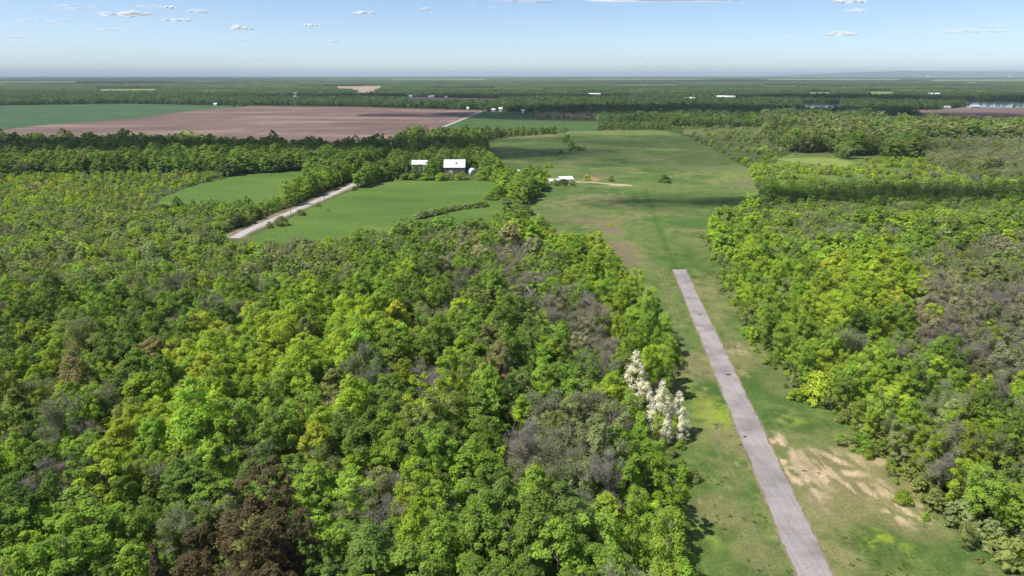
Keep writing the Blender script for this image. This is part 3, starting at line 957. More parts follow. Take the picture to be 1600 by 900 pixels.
X1, Y1 = scatter(58, 700, 4.9, 3)
k = keep_mask(X1, Y1, 0.5)
low_x, low_y, _d = P(X1, Y1, 10.0)
BIGWOOD = [(-300, 262), (0, 262), (300, 258), (600, 262), (600, 205), (300, 195), (-300, 205)]
k &= ~(inside(BIGWOOD, low_x, low_y) & (np.random.RandomState(2).rand(len(X1)) < .25))
for (bx, by), r in BUILDINGS:
    k &= np.hypot(X1 - bx, Y1 - by) > r
    # keep the sight line over the field side of the yard low
    k &= ~((np.abs(X1 - bx) < r * .95) & (Y1 < by) & (Y1 > by - 45))
X1, Y1 = X1[k], Y1[k]
S1, T1, C1 = assign(X1, Y1)
X2, Y2 = scatter(700, 3000, 9.0, 4)
k = keep_mask(X2, Y2, 1.0)
X2, Y2 = X2[k], Y2[k]
S2, T2, C2 = assign(X2, Y2)
C2 *= 1.12
small = np.isin(S1, [SPN.index('bush'), SPN.index('thicket')])
C1[small] *= 2.7
small = np.isin(S2, [SPN.index('bush'), SPN.index('thicket')])
C2[small] *= 3.3

# saplings and bushes that soften the woodland edge, lone bushes on the meadow
EX, EY, ES, ET, EC = [], [], [], [], []
def extra(px, py, sp, tint, scale):
    x, y = G(px, py)
    EX.append(x); EY.append(y); ES.append(sp); ET.append(tint); EC.append(scale)
er = random.Random(11)
edge_line = [(1080, 880), (1060, 800), (1052, 700), (1050, 640), (1052, 560), (1020, 500), (982, 450), (958, 412), (940, 390)]
edge_right = [(1108, 372), (1122, 405), (1142, 448), (1166, 500), (1210, 562), (1262, 615), (1318, 655), (1330, 700), (1415, 738), (1448, 790), (1515, 843), (1590, 892)]
for line, sgn, tints in ((edge_line, 1, ['fresh green', 'grey-green', 'lime green', 'olive']), (edge_right, -1, ['grey-green', 'fresh green', 'lime green', 'olive', 'fresh green'])):
    for a, b in zip(line[:-1], line[1:]):
        A, Bp = G(*a), G(*b)
        n = int(math.dist(A, Bp) / 2.6)
        for i in range(n):
            t = (i + er.random()) / n
            x = A[0] + (Bp[0] - A[0]) * t + sgn * er.uniform(-3.5, 3.0 if sgn > 0 else 4.5)
            y = A[1] + (Bp[1] - A[1]) * t + er.uniform(-1.5, 1.5)
            EX.append(x); EY.append(y); ES.append(er.choice(['bush', 'bush', 'bush', 'bush', 'aspen'])); ET.append(er.choice(tints)); EC.append(er.uniform(.3, 1.0) if ES[-1] != 'aspen' else er.uniform(.25, .5))
for px, py, s, sp, t in ((1243, 626, .95, 'bush', 'lime green'), (1345, 705, 1.55, 'bush', 'mid green'), (1362, 708, 1.0, 'bush', 'olive'), (1063, 758, 1.2, 'bush', 'fresh green'), (1080, 750, 1.0, 'bush', 'grey-green'),
                         (1052, 540, 1.3, 'bush', 'grey-green'), (1160, 490, .9, 'bush', 'olive'), (953, 353, .7, 'bush', 'yellow-green'), (1038, 285, 1.9, 'bush', 'dark green'),
                         (955, 283, 1.5, 'bush', 'olive'), (917, 282, 1.5, 'bush', 'yellow-green'), (1495, 645, 1.2, 'bush', 'lime green'), (600, 345, .1, 'bush', 'olive')):
    extra(px, py, sp, t, s)
# shrubs between road and hay field, hedge across the field
for px, py, s in ((470, 336, 1.4), (498, 322, .9), (553, 297, 1.1), (575, 288, .6), (440, 352, 1.8), (512, 330, .5)):
    extra(px, py, 'bush', 'olive', s)
for i in range(24):
    t = i / 23
    extra(655 + 103 * t + er.uniform(-1, 1), 341 - 18 * t - 3 * math.sin(t * 3.1) + er.uniform(-.7, .7), 'bush', er.choice(['grey-green', 'grey-green', 'fresh green']), er.uniform(1.0, 1.45))
# yard bushes in front of the farm buildings
for px, py, s, t in ((606, 279, 2.0, 'dark green'), (620, 280, 1.8, 'mid green'), (634, 281, 2.1, 'mid green'), (648, 281, 2.1, 'fresh green'), (664, 281, 2.2, 'fresh green'), (677, 281, 2.3, 'olive'), (690, 282, 2.0, 'fresh green'),
                     (701, 281, 2.0, 'grey-green'), (722, 281, 2.4, 'fresh green'), (757, 281, 3.0, 'lime green'), (776, 282, 1.8, 'grey-green'), (786, 284, 2.3, 'lime green'), (768, 283, 1.3, 'olive'),
                     (800, 288, 2.4, 'grey-green'), (812, 290, 2.6, 'fresh green'), (826, 292, 2.8, 'grey-green'), (838, 292, 2.3, 'olive'), (790, 302, 3.0, 'lime green'), (778, 308, 2.6, 'mid green'),
                     (800, 306, 2.6, 'yellow-green'), (768, 312, 2.2, 'mid green'), (812, 315, 2.6, 'fresh green'), (822, 300, 2.4, 'grey-green'), (790, 318, 1.5, 'grey-green'), (852, 276, 1.8, 'yellow-green'),
                     (858, 286, 1.2, 'mid green'), (868, 290, 1.6, 'olive'), (893, 289, 1.5, 'grey-green'), (858, 262, 1.6, 'fresh green'), (880, 289, 1.9, 'dark green')):
    extra(px, py, 'bush', t, s)
# clump in the far meadow and the bushes along the fence line
for px, py, s in ((884, 222, 2.0), (889, 226, 2.4), (894, 229, 2.0), (896, 233, 1.5), (903, 235, 1.7), (911, 235, 1.5), (877, 238, 1.0), (875, 241, .8), (887, 215, 1.6), (881, 208, 1.5), (870, 244, .6), (850, 243, .7), (808, 241, .7), (890, 236, 1.1)):
    extra(px, py, 'bush', 'dark green', s)
for i in range(75):
    t = er.random()
    q = t * 4
    a = FENCE_LINE[int(q)]; b = FENCE_LINE[int(q) + 1]
    f_ = q - int(q)
    EX.append(a[0] + (b[0] - a[0]) * f_ + er.uniform(-3, 5)); EY.append(a[1] + (b[1] - a[1]) * f_ + er.uniform(-5, 5))
    ES.append('bush'); ET.append(er.choice(['mid green', 'grey-green', 'olive'])); EC.append(er.uniform(.5, 1.3))
# roadside trees on the far side of the road
for px, py, s, sp, t in ((384, 350, .62, 'maple', 'mid green'), (398, 345, .5, 'oval', 'fresh green'), (430, 332, .62, 'aspen', 'fresh green'), (437, 330, .7, 'ash', 'mid green'), (446, 327, .6, 'aspen', 'grey-green'),
                         (458, 322, .6, 'oval', 'fresh green'), (468, 317, .62, 'ash', 'mid green'), (474, 312, .75, 'aspen', 'fresh green'), (482, 309, .72, 'oval', 'lime green'), (490, 306, .8, 'ash', 'mid green'),
                         (500, 301, .8, 'maple', 'mid green'), (512, 296, 1.05, 'maple', 'fresh green'), (521, 292, .8, 'ash', 'fresh green'), (531, 289, .9, 'aspen', 'lime green'), (538, 286, .7, 'oval', 'mid green'),
                         (548, 280, .6, 'aspen', 'fresh green'), (557, 278, .5, 'aspen', 'fresh green'), (415, 338, .5, 'oval', 'fresh green'), (405, 341, .5, 'aspen', 'lime green'), (366, 356, .7, 'oval', 'mid green'), (350, 350, .7, 'maple', 'dark green'), (420, 330, .5, 'aspen', 'lime green')):
    extra(px, py, sp, t, s)
# a few dark cedars and dead trees standing out
for px, py, s, sp, t in ((1487, 620, .9, 'cedar', 'dark green'), (1508, 520, .8, 'cedar', 'dark green'), (1232, 345, .75, 'bare', 'grey'), (1190, 335, 1.0, 'maple', 'dark green'), (1200, 330, 1.0, 'maple', 'dark green')):
    extra(px, py, sp, t, s)
EX, EY, EC = np.array(EX), np.array(EY), np.array(EC)

AX = np.concatenate([X1, X2, EX]); AY = np.concatenate([Y1, Y2, EY])
AS = np.concatenate([S1, S2, [SPN.index(s) for s in ES]]); AT = np.concatenate([T1, T2, [TN.index(t) for t in ET]])
AC = np.concatenate([C1, C2, EC])
isx = np.zeros(len(AX), bool); isx[len(X1) + len(X2):] = True
n = len(AX)
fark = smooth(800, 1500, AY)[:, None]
gx_, gy_, _g = P(AX, AY, 0 * AX)
for pl_, f_ in (([(200, 320), (455, 320), (455, 350), (200, 362)], .55), ([(150, 285), (300, 285), (250, 345), (150, 345)], .7), ([(680, 195), (1045, 195), (1045, 212), (680, 216)], .6),
                ([(1380, 184), (2000, 195), (2000, 215), (1380, 200)], .6), ([(340, 362), (620, 376), (620, 400), (340, 400)], .75), ([(820, 340), (960, 385), (960, 405), (820, 392)], .8)):
    AC[inside(pl_, gx_, gy_)] *= f_
tint = TV[AT] * (1 - fark * np.array([.46, .36, .02])) * np.clip(1 + .13 * rng.randn(n, 1), .7, 1.35) * np.clip(1 + .035 * rng.randn(n, 3), .9, 1.1)  # far foliage darker and bluer: some haze put into the tint
AR = rng.rand(n) * 2 * math.pi
midk = smooth(230, 330, AY)
A3 = AC[:, None] * np.column_stack([1 + .22 * midk, 1 + .22 * midk, 1 - .14 * midk]) * np.column_stack([rng.uniform(.86, 1.16, n), rng.uniform(.86, 1.16, n), rng.uniform(.84, 1.14, n)])
AV = np.array([rng.randint(NV[SPN[s]]) for s in AS])
HGT = np.array([SPECIES[s]['H'] if s in SPECIES else {'bare': 12.5, 'budding': 13.0, 'thicket': 4.5}[s] for s in SPN])

# ------------------------------------------------------------------ the largest-looking plants as things of their own
ONES = 'zero one two three four five six seven eight nine ten eleven twelve thirteen fourteen fifteen sixteen seventeen eighteen nineteen'.split()
TENS = 'x x twenty thirty forty fifty sixty seventy eighty ninety'.split()
def words_of(k):
    k = min(99, int(round(k)))
    return ONES[k] if k < 20 else TENS[k // 10] + ('-' + ONES[k % 10] if k % 10 else '')
def place_words(px, py):
    return f'{words_of(px / 16)} percent across, {words_of(py / 9)} down'
FORM = {'maple': 'round-crowned', 'spreading': 'wide-crowned', 'ash': 'tall loose-crowned', 'oval': 'oval-crowned', 'poplar': 'pointed slender', 'aspen': 'slim airy', 'cedar': 'narrow spiky',
        'bush': 'rounded', 'bare': 'leafless', 'budding': 'half-leafed', 'thicket': 'twiggy'}
NAME = {'cedar': ('cedar_tree', 'conifer', 'conifers in the woods'), 'bush': ('bush', 'bush', 'bushes by the meadow and fields'), 'thicket': ('bush', 'bush', 'bushes by the meadow and fields'),
        'bare': ('bare_tree', 'bare tree', 'leafless trees in the woods'), 'budding': ('bare_tree', 'bare tree', 'leafless trees in the woods')}
GEN = ('broadleaf_tree', 'tree', 'leafy trees in the woods')
FLAT_T = {'grey': 'grey'}
LIMIT = {'broadleaf_tree': 300, 'bare_tree': 70, 'cedar_tree': 40, 'bush': 170}
cx_, cy_, cd_ = P(AX, AY, HGT[AS] * AC * .55)
size = HGT[AS] * AC * F / cd_
vis = (cx_ > 2) & (cx_ < 1598) & (cy_ > 5) & (cy_ < 897)
order = np.argsort(-np.where(vis, size, -1))
single = np.zeros(n, bool)
count = dict.fromkeys(LIMIT, 0)
used_labels = set()
big_plant = ~np.isin(AS, [SPN.index('bush'), SPN.index('thicket')])
def where_words(px, py, x, y):
    if edist(MEADOW, np.array([x]), np.array([y]))[0] < 7:
        return 'by the meadow edge'
    if px > 1050 and x > 40:
        return 'in the right wood'
    return 'in the left wood'
def plant(kind, variant, x, y, rz, scale, tint_, name, label, cat, group, z=0.0):
    e = empty(name, (x, y, z), rz, scale)
    tag(e, label, cat, group)
    cm, tm = PROTO[kind, variant]
    c = obj('crown', cm, e)
    c['tint'] = [float(v) for v in tint_]
    obj('trunk', tm, e)
    return e
for i in order:
    if not vis[i]:
        break
    s = SPN[AS[i]]
    nm, cat, grp = NAME.get(s, GEN)
    if count[nm] >= LIMIT[nm]:
        continue
    px, py = cx_[i], cy_[i]
    tn = TN[AT[i]]
    col = {'grey': 'grey'}.get(tn, tn)
    noun = {'broadleaf_tree': 'tree', 'bare_tree': 'grey-twigged tree' if s == 'bare' else 'thin tree', 'cedar_tree': 'conifer', 'bush': 'bush'}[nm]
    colour = '' if s == 'bare' else col + ' '
    if s == 'bush' or s == 'thicket':
        wh = where_words(px, py, AX[i], AY[i])
    else:
        dd = np.hypot(AX - AX[i], AY - AY[i]) + 1e3 * ~big_plant
        dd[i] = 1e9
        q = int(np.argmin(dd))
        qs = SPN[AS[q]]
        wh = 'beside a leafless tree' if qs == 'bare' else f'beside a {TN[AT[q]]} {"tree" if qs != "cedar" else "conifer"}'
        if edist(MEADOW, AX[i:i + 1], AY[i:i + 1])[0] < 6:
            wh = 'by the meadow edge'
    lab = f'{FORM[s]} {colour}{noun} {wh}, {place_words(px, py)}'
    if lab in used_labels:
        lab = 'lower ' + lab
        if lab in used_labels:
            continue
    used_labels.add(lab)
    count[nm] += 1
    single[i] = True
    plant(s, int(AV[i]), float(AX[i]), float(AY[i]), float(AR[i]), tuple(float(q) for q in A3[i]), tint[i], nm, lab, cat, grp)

# white blossoming trees and the pale dead tree
for j, (px, py, s, k_, lab) in enumerate(((990, 638, 1.12, .95, 'tallest white blossoming tree, standing alone beside its shorter white neighbours'), (1008, 650, .66, 1.0, 'short white blossoming tree filling the gap between the two tall white spires'),
                                      (1030, 680, 1.0, .9, 'middle tall white blossoming tree of the clump by the meadow'), (1057, 678, .80, .9, 'white blossoming tree standing out farthest onto the meadow'),
                                      (1040, 694, .55, .9, 'low white blossoming tree in front of the white clump'), (1062, 690, .5, 1.0, 'thin small white blossoming tree at the foot of the clump on the meadow side'))):
    x, y = G(px, py)
    plant('blossom', j % 2, x, y, j * 1.3, (s * k_ * 1.35, s * k_ * 1.35, s * 1.03), (0.84, 0.85, 0.84), 'blossoming_tree', lab, 'tree', 'white blossoming trees')
def dead_tree(px, py, H, lab, m):
    x, y = G(px, py)
    rs = np.random.RandomState(int(px))
    segs = branching(H, .6, rs, depth=2, kids=2, r0=.22, start=.3)
    e = empty('dead_tree', (x, y, 0), 1.0)
    tag(e, lab, 'dead tree', 'pale dead trees')
    big = [s for s in segs if s[2] > .08]
    obj('trunk', quads('trunk', *tubes(big, 5), [m]), e)
    obj('branches', quads('branches', *tubes([(p, q, max(a, .05), max(b, .035)) for p, q, a, b in segs if a <= .08], 3), [m]), e)
dead_tree(826, 510, 13, 'pale barkless dead tree standing above the middle of the left wood', M_PALE)
dead_tree(1590, 480, 12, 'tall pale dead tree in the grey patch of the right wood', M_PALE)
M_ORNG = flat_mat('tan_dead_wood', (0.42, 0.24, 0.14), 0.9, 0.15, 0.8)
dead_tree(1234, 352, 9, 'tan brown dead tree above the dark shaded trees of the right wood', M_ORNG)

# ------------------------------------------------------------------ everything else as masses
def mass(name, label, x, y, keys, idx, scale, rot, tints, z=None):
    me = bpy.data.meshes.new(name)
    n = len(x)
    me.vertices.add(n)
    co = np.column_stack([x, y, np.zeros(n) if z is None else z]).astype(np.float32)
    me.vertices.foreach_set('co', co.ravel())
    for nm, ty, arr, fld in (('tint', 'FLOAT_COLOR', np.column_stack([tints, np.ones(n)]), 'color'), ('idx', 'INT', idx, 'value'), ('size', 'FLOAT_VECTOR', scale if np.ndim(scale) == 2 else np.column_stack([scale] * 3), 'vector'), ('rot', 'FLOAT', rot, 'value')):
        a = me.attributes.new(nm, ty, 'POINT')
        a.data.foreach_set(fld, np.ascontiguousarray(arr, dtype=np.int32 if ty == 'INT' else np.float32).ravel())
    o = obj(name, me)
    tag(o, label, None, None, 'stuff')
    g = bpy.data.node_groups.new(name, 'GeometryNodeTree')
    g.interface.new_socket('Geometry', in_out='INPUT', socket_type='NodeSocketGeometry')
    g.interface.new_socket('Geometry', in_out='OUTPUT', socket_type='NodeSocketGeometry')
    gi, go = g.nodes.new('NodeGroupInput'), g.nodes.new('NodeGroupOutput')
    iop, j = g.nodes.new('GeometryNodeInstanceOnPoints'), g.nodes.new('GeometryNodeJoinGeometry')
    for kx in reversed(keys):
        oi, gt = g.nodes.new('GeometryNodeObjectInfo'), g.nodes.new('GeometryNodeGeometryToInstance')
        oi.inputs['Object'].default_value = LODS[kx]
        g.links.new(oi.outputs['Geometry'], gt.inputs[0])
        g.links.new(gt.outputs[0], j.inputs[0])
    def named(nm, ty):
        q = g.nodes.new('GeometryNodeInputNamedAttribute')
        q.data_type = ty
        q.inputs['Name'].default_value = nm
        return q.outputs['Attribute']
    iop.inputs['Pick Instance'].default_value = True
    g.links.new(named('idx', 'INT'), iop.inputs['Instance Index'])
    cb = g.nodes.new('ShaderNodeCombineXYZ')
    g.links.new(named('rot', 'FLOAT'), cb.inputs[2])
    g.links.new(cb.outputs[0], iop.inputs['Rotation'])
    g.links.new(named('size', 'FLOAT_VECTOR'), iop.inputs['Scale'])
    g.links.new(gi.outputs[0], iop.inputs['Points'])
    g.links.new(j.outputs[0], iop.inputs['Instance'])
    g.links.new(iop.outputs[0], go.inputs[0])
    o.modifiers.new('scatter', 'NODES').node_group = g
    return o

dist = np.hypot(AY, CAM_H)
lod = np.where(dist < 265, 0, np.where(dist < 760, 1, 2))
rest = ~single
def mass_of(name, label, species):
    keys = [(s, v, l) for s in species for v in range(NV[s]) for l in range(3)]
    ki = {k: i for i, k in enumerate(keys)}
    m = np.where(rest & np.isin(AS, [SPN.index(s) for s in species]))[0]
    idx = np.array([ki[SPN[AS[i]], AV[i], lod[i]] for i in m])
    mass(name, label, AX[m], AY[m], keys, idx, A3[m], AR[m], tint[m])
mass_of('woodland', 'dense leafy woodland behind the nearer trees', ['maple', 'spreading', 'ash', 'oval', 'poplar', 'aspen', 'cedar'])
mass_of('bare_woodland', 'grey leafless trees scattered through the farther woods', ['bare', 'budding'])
mass_of('scrub', 'low scrub and bushes beyond the meadow', ['bush', 'thicket'])

# undergrowth filling the woods
ux, uy = scatter(60, 420, 4.2, 31)
k = keep_mask(ux, uy, 0.0) & (rng.rand(len(ux)) < .97)
ux, uy = ux[k], uy[k]
keys = [('bush', 0, 1), ('bush', 1, 1), ('thicket', 0, 1), ('bush', 2, 1)]
mass('undergrowth', 'low green undergrowth on the woodland floor', ux, uy, keys, rng.randint(4, size=len(ux)), rng.uniform(.8, 1.7, len(ux)), rng.rand(len(ux)) * 6.28,
     TV[rng.choice([0, 1, 4, 5], len(ux))] * rng.uniform(.8, 1.2, (len(ux), 1)))

# distant groves to the horizon
def far_mass(name, label, y0, y1, st, lv, seed):
    x, y = scatter(y0, y1, st, seed, .86, 200)
    k = keep_mask(x, y, st * .25)
    x, y = x[k], y[k]
    n1 = fbm(x * .35, y, 900 if lv == 3 else 3500, seed + 1)
    n2 = fbm(x * .5, y, 300 if lv == 3 else 1500, seed + 5)
    t = smooth(.40, .60, n1)[:, None]
    c = (TV[1] * (1 - t) + TV[0] * t) * np.array([.50, .57, 1.15])  # distant canopy cooled and darkened, part of the haze painted into its colour
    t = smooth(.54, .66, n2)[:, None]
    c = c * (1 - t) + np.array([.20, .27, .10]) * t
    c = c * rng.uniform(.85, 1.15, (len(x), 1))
    hs = np.where(n2 > .69, .5, 1.0) * rng.uniform(.9, 1.15, len(x))
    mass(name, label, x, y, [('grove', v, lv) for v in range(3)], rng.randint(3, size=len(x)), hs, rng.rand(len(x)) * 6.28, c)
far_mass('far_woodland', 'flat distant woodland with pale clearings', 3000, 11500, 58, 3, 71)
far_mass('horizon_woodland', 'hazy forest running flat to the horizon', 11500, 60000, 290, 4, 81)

# grass tufts and weeds on the meadow
def tuft_proto(v):
    rs = np.random.RandomState(90 + v)
    n = 46
    a, r = rs.rand(n) * 6.283, np.sqrt(rs.rand(n)) * .55
    b = np.column_stack([np.cos(a) * r, np.sin(a) * r, rs.rand(n) * .11 + .02])
    V, Fq = cards(b, rs.randn(n, 3) * .5 + np.array([0, 0, .9]), .24, rs)
    V[:, 2] = np.maximum(V[:, 2], 0.0)
    LODS['tuft', v, 0] = bpy.data.objects.new('tuft', quads('tuft', V, Fq, [M_LEAF], None, .8 + .4 * rs.rand(n)))
for v_ in range(3):
    tuft_proto(v_)
tx, ty = scatter(60, 330, 1.35, 41, .9, 20)
k = inside(MEADOW, tx, ty)
tx, ty = tx[k], ty[k]
band = ((tx - SL[0][0]) * (SL[-1][1] - SL[0][1]) - (ty - SL[0][1]) * (SL[-1][0] - SL[0][0]))
bandr = ((tx - SR[0][0]) * (SR[-1][1] - SR[0][1]) - (ty - SR[0][1]) * (SR[-1][0] - SR[0][0]))
on = (band > 0) & (bandr < 0) & (ty < STRIP_L[1][1])
k = ~on & (rng.rand(len(tx)) < smooth(.50, .70, fbm(tx, ty, 7, 77) * .6 + fbm(tx, ty, 25, 78) * .4) * .9)
tx, ty = tx[k], ty[k]
g_ = smooth(.4, .6, fbm(tx, ty, 8, 79))[:, None]
mass('weeds', 'tufts of weeds and coarse grass on the meadow', tx, ty, [('tuft', v, 0) for v in range(3)], rng.randint(3, size=len(tx)), rng.uniform(.3, .9, len(tx)), rng.rand(len(tx)) * 6.28,
     (np.array([.15, .23, .05]) * (1 - g_) + np.array([.24, .28, .07]) * g_) * rng.uniform(.8, 1.2, (len(tx), 1)))

# ------------------------------------------------------------------ buildings
M_WHITE = flat_mat('white_metal_roof', (0.78, 0.77, 0.78), .45, .06, .5)
M_WALLW = flat_mat('white_siding', (0.66, 0.66, 0.67), .7, .06, .5)
M_WALLG = flat_mat('weathered_boards', (0.20, 0.17, 0.15), .9, .2, .6)
M_BLUE = flat_mat('blue_siding', (0.07, 0.13, 0.34), .6, .1, .5)
M_GLASS = flat_mat('dark_window', (0.03, 0.035, 0.09), .15, .1, .5)
M_RED = flat_mat('red_brown_roof', (0.30, 0.10, 0.07), .8, .1, .5)
M_GREYR = flat_mat('grey_roof', (0.42, 0.43, 0.46), .6, .1, .5)
M_WOODP = flat_mat('pole_wood', (0.09, 0.07, 0.055), .9, .2, .8)
M_TANW = flat_mat('tan_siding', (0.50, 0.36, 0.26), .8, .1, .5)

def gable_house(name, label, cat, px, py, L, W, hw, hr, wall, roof, rz=0.0, windows=0, group=None, door=True, chimney=False, win_z=None):
    x, y = G(px, py)
    e = empty(name, (x, y, 0), rz)
    tag(e, label, cat, group)
    MB().house_wall(-L / 2, L / 2, -W / 2, W / 2, hw, hr).build('wall', wall, e)
    rf = MB().gable(-L / 2, L / 2, -W / 2, W / 2, hw, hr).build('roof', roof, e)
    if chimney:
        MB().box(-L * .25, -L * .25 + .8, -.4, .4, hw + hr * .7, hw + hr + 1.1).build('chimney', M_WALLG, rf)
    for i in range(windows):
        wx = -L / 2 + L * (i + .6) / (windows + .2)
        z0 = win_z if win_z is not None else hw * .45
        wd = MB().box(wx - .75, wx + .75, -W / 2 - .07, -W / 2 + .02, z0, z0 + 1.5).build('window', M_GLASS, e)
        MB().box(wx - .88, wx + .88, -W / 2 - .05, -W / 2 + .01, z0 - .13, z0).build('sill', wall, wd)
    if door:
        MB().box(L * .32, L * .32 + min(1.1, L * .2), -W / 2 - .06, -W / 2 + .02, .0, 2.1).build('door', M_GLASS if wall is not M_WALLG else M_WALLW, e)
    return e

gable_house('farmhouse', 'white two-storey farmhouse with white metal roof among dark trees', 'house', 656.5, 267, 13.0, 8.0, 6.2, 3.0, M_WALLW, M_WHITE, .0, 4, win_z=4.1, chimney=True)
barn = gable_house('barn', 'large barn with broad white metal roof beside the farmhouse', 'barn', 711, 270.5, 17.5, 13.0, 5.8, 5.6, M_WALLG, M_WHITE, .0, 0, door=False)
rf = [c for c in barn.children if c.name.startswith('roof')][0]
k_ = 5.6 / 6.5
MB().box(0.8, 2.2, -3.9, -2.7, 5.8 + 5.6 - 3.9 * k_ + .1, 5.8 + 5.6 - 2.7 * k_ + .35).build('roof_hatch', M_GLASS, rf)
MB().box(-5.4, -4.9, -.2, .2, 11.3, 12.3).build('lightning_rod', M_WHITE, rf)
MB().box(4.3, 4.8, -.2, .2, 11.3, 12.3).build('lightning_rod', M_WHITE, rf)
MB().box(-4.2, -1.4, -6.62, -6.48, .0, 3.2).build('door', M_WALLW, barn)
MB().box(3.0, 4.2, -6.60, -6.48, 1.4, 2.6).build('window', M_GLASS, barn)
def hoop_house(px, py, r, L, lab):
    x, y = G(px, py)
    e = empty('hoop_house', (x, y, 0), .4)
    tag(e, lab, 'greenhouse')
    n = 10
    vs, fs = [], []
    for yy in (-L / 2, L / 2):
        vs += [(r * math.cos(math.pi * i / n), yy, r * math.sin(math.pi * i / n)) for i in range(n + 1)]
    fs = [(i, i + 1, n + 2 + i, n + 1 + i) for i in range(n)]
    MB().add(vs, fs).build('cover', M_WHITE, e)
    MB().add([(x_ * .98, y_ * .99, z_ * .98) for x_, y_, z_ in vs[:n + 1]], [tuple(range(n + 1))]).build('front_wall', M_WALLW, e)
    MB().box(-.6, .6, -L / 2 - .06, -L / 2, 0, 2.0).build('door', M_WALLG, e)
hoop_house(739, 271, 4.2, 9, 'small round-topped white shelter to the right of the barn')
gable_house('long_shed', 'long low white-roofed shed behind the yellow-green hedge trees', 'shed', 804, 274, 9.5, 6, 3.0, 1.4, M_WALLW, M_WHITE, .0, 0)
# white and blue workshop at the meadow edge
x, y = G(875, 286)
e = empty('workshop', (x, y, 0), .25)
tag(e, 'low blue-walled workshop with white roofs at the edge of the meadow', 'workshop')
MB().house_wall(-1.0, 9.5, -4, 4, 3.2, 1.8).build('wall', M_BLUE, e)
MB().gable(-1.0, 9.5, -4, 4, 3.2, 1.8).build('roof', M_WHITE, e)
MB().house_wall(-9.0, -1.6, -3, 3, 2.2, 1.2).build('wall', M_WALLW, e)
MB().gable(-9.0, -1.6, -3, 3, 2.2, 1.2).build('roof', M_WHITE, e)
MB().box(2.0, 5.0, -4.07, -3.98, 0, 2.6).build('door', M_WALLW, e)
MB().box(6.2, 7.6, -4.06, -3.98, 1.2, 2.2).build('window', M_GLASS, e)

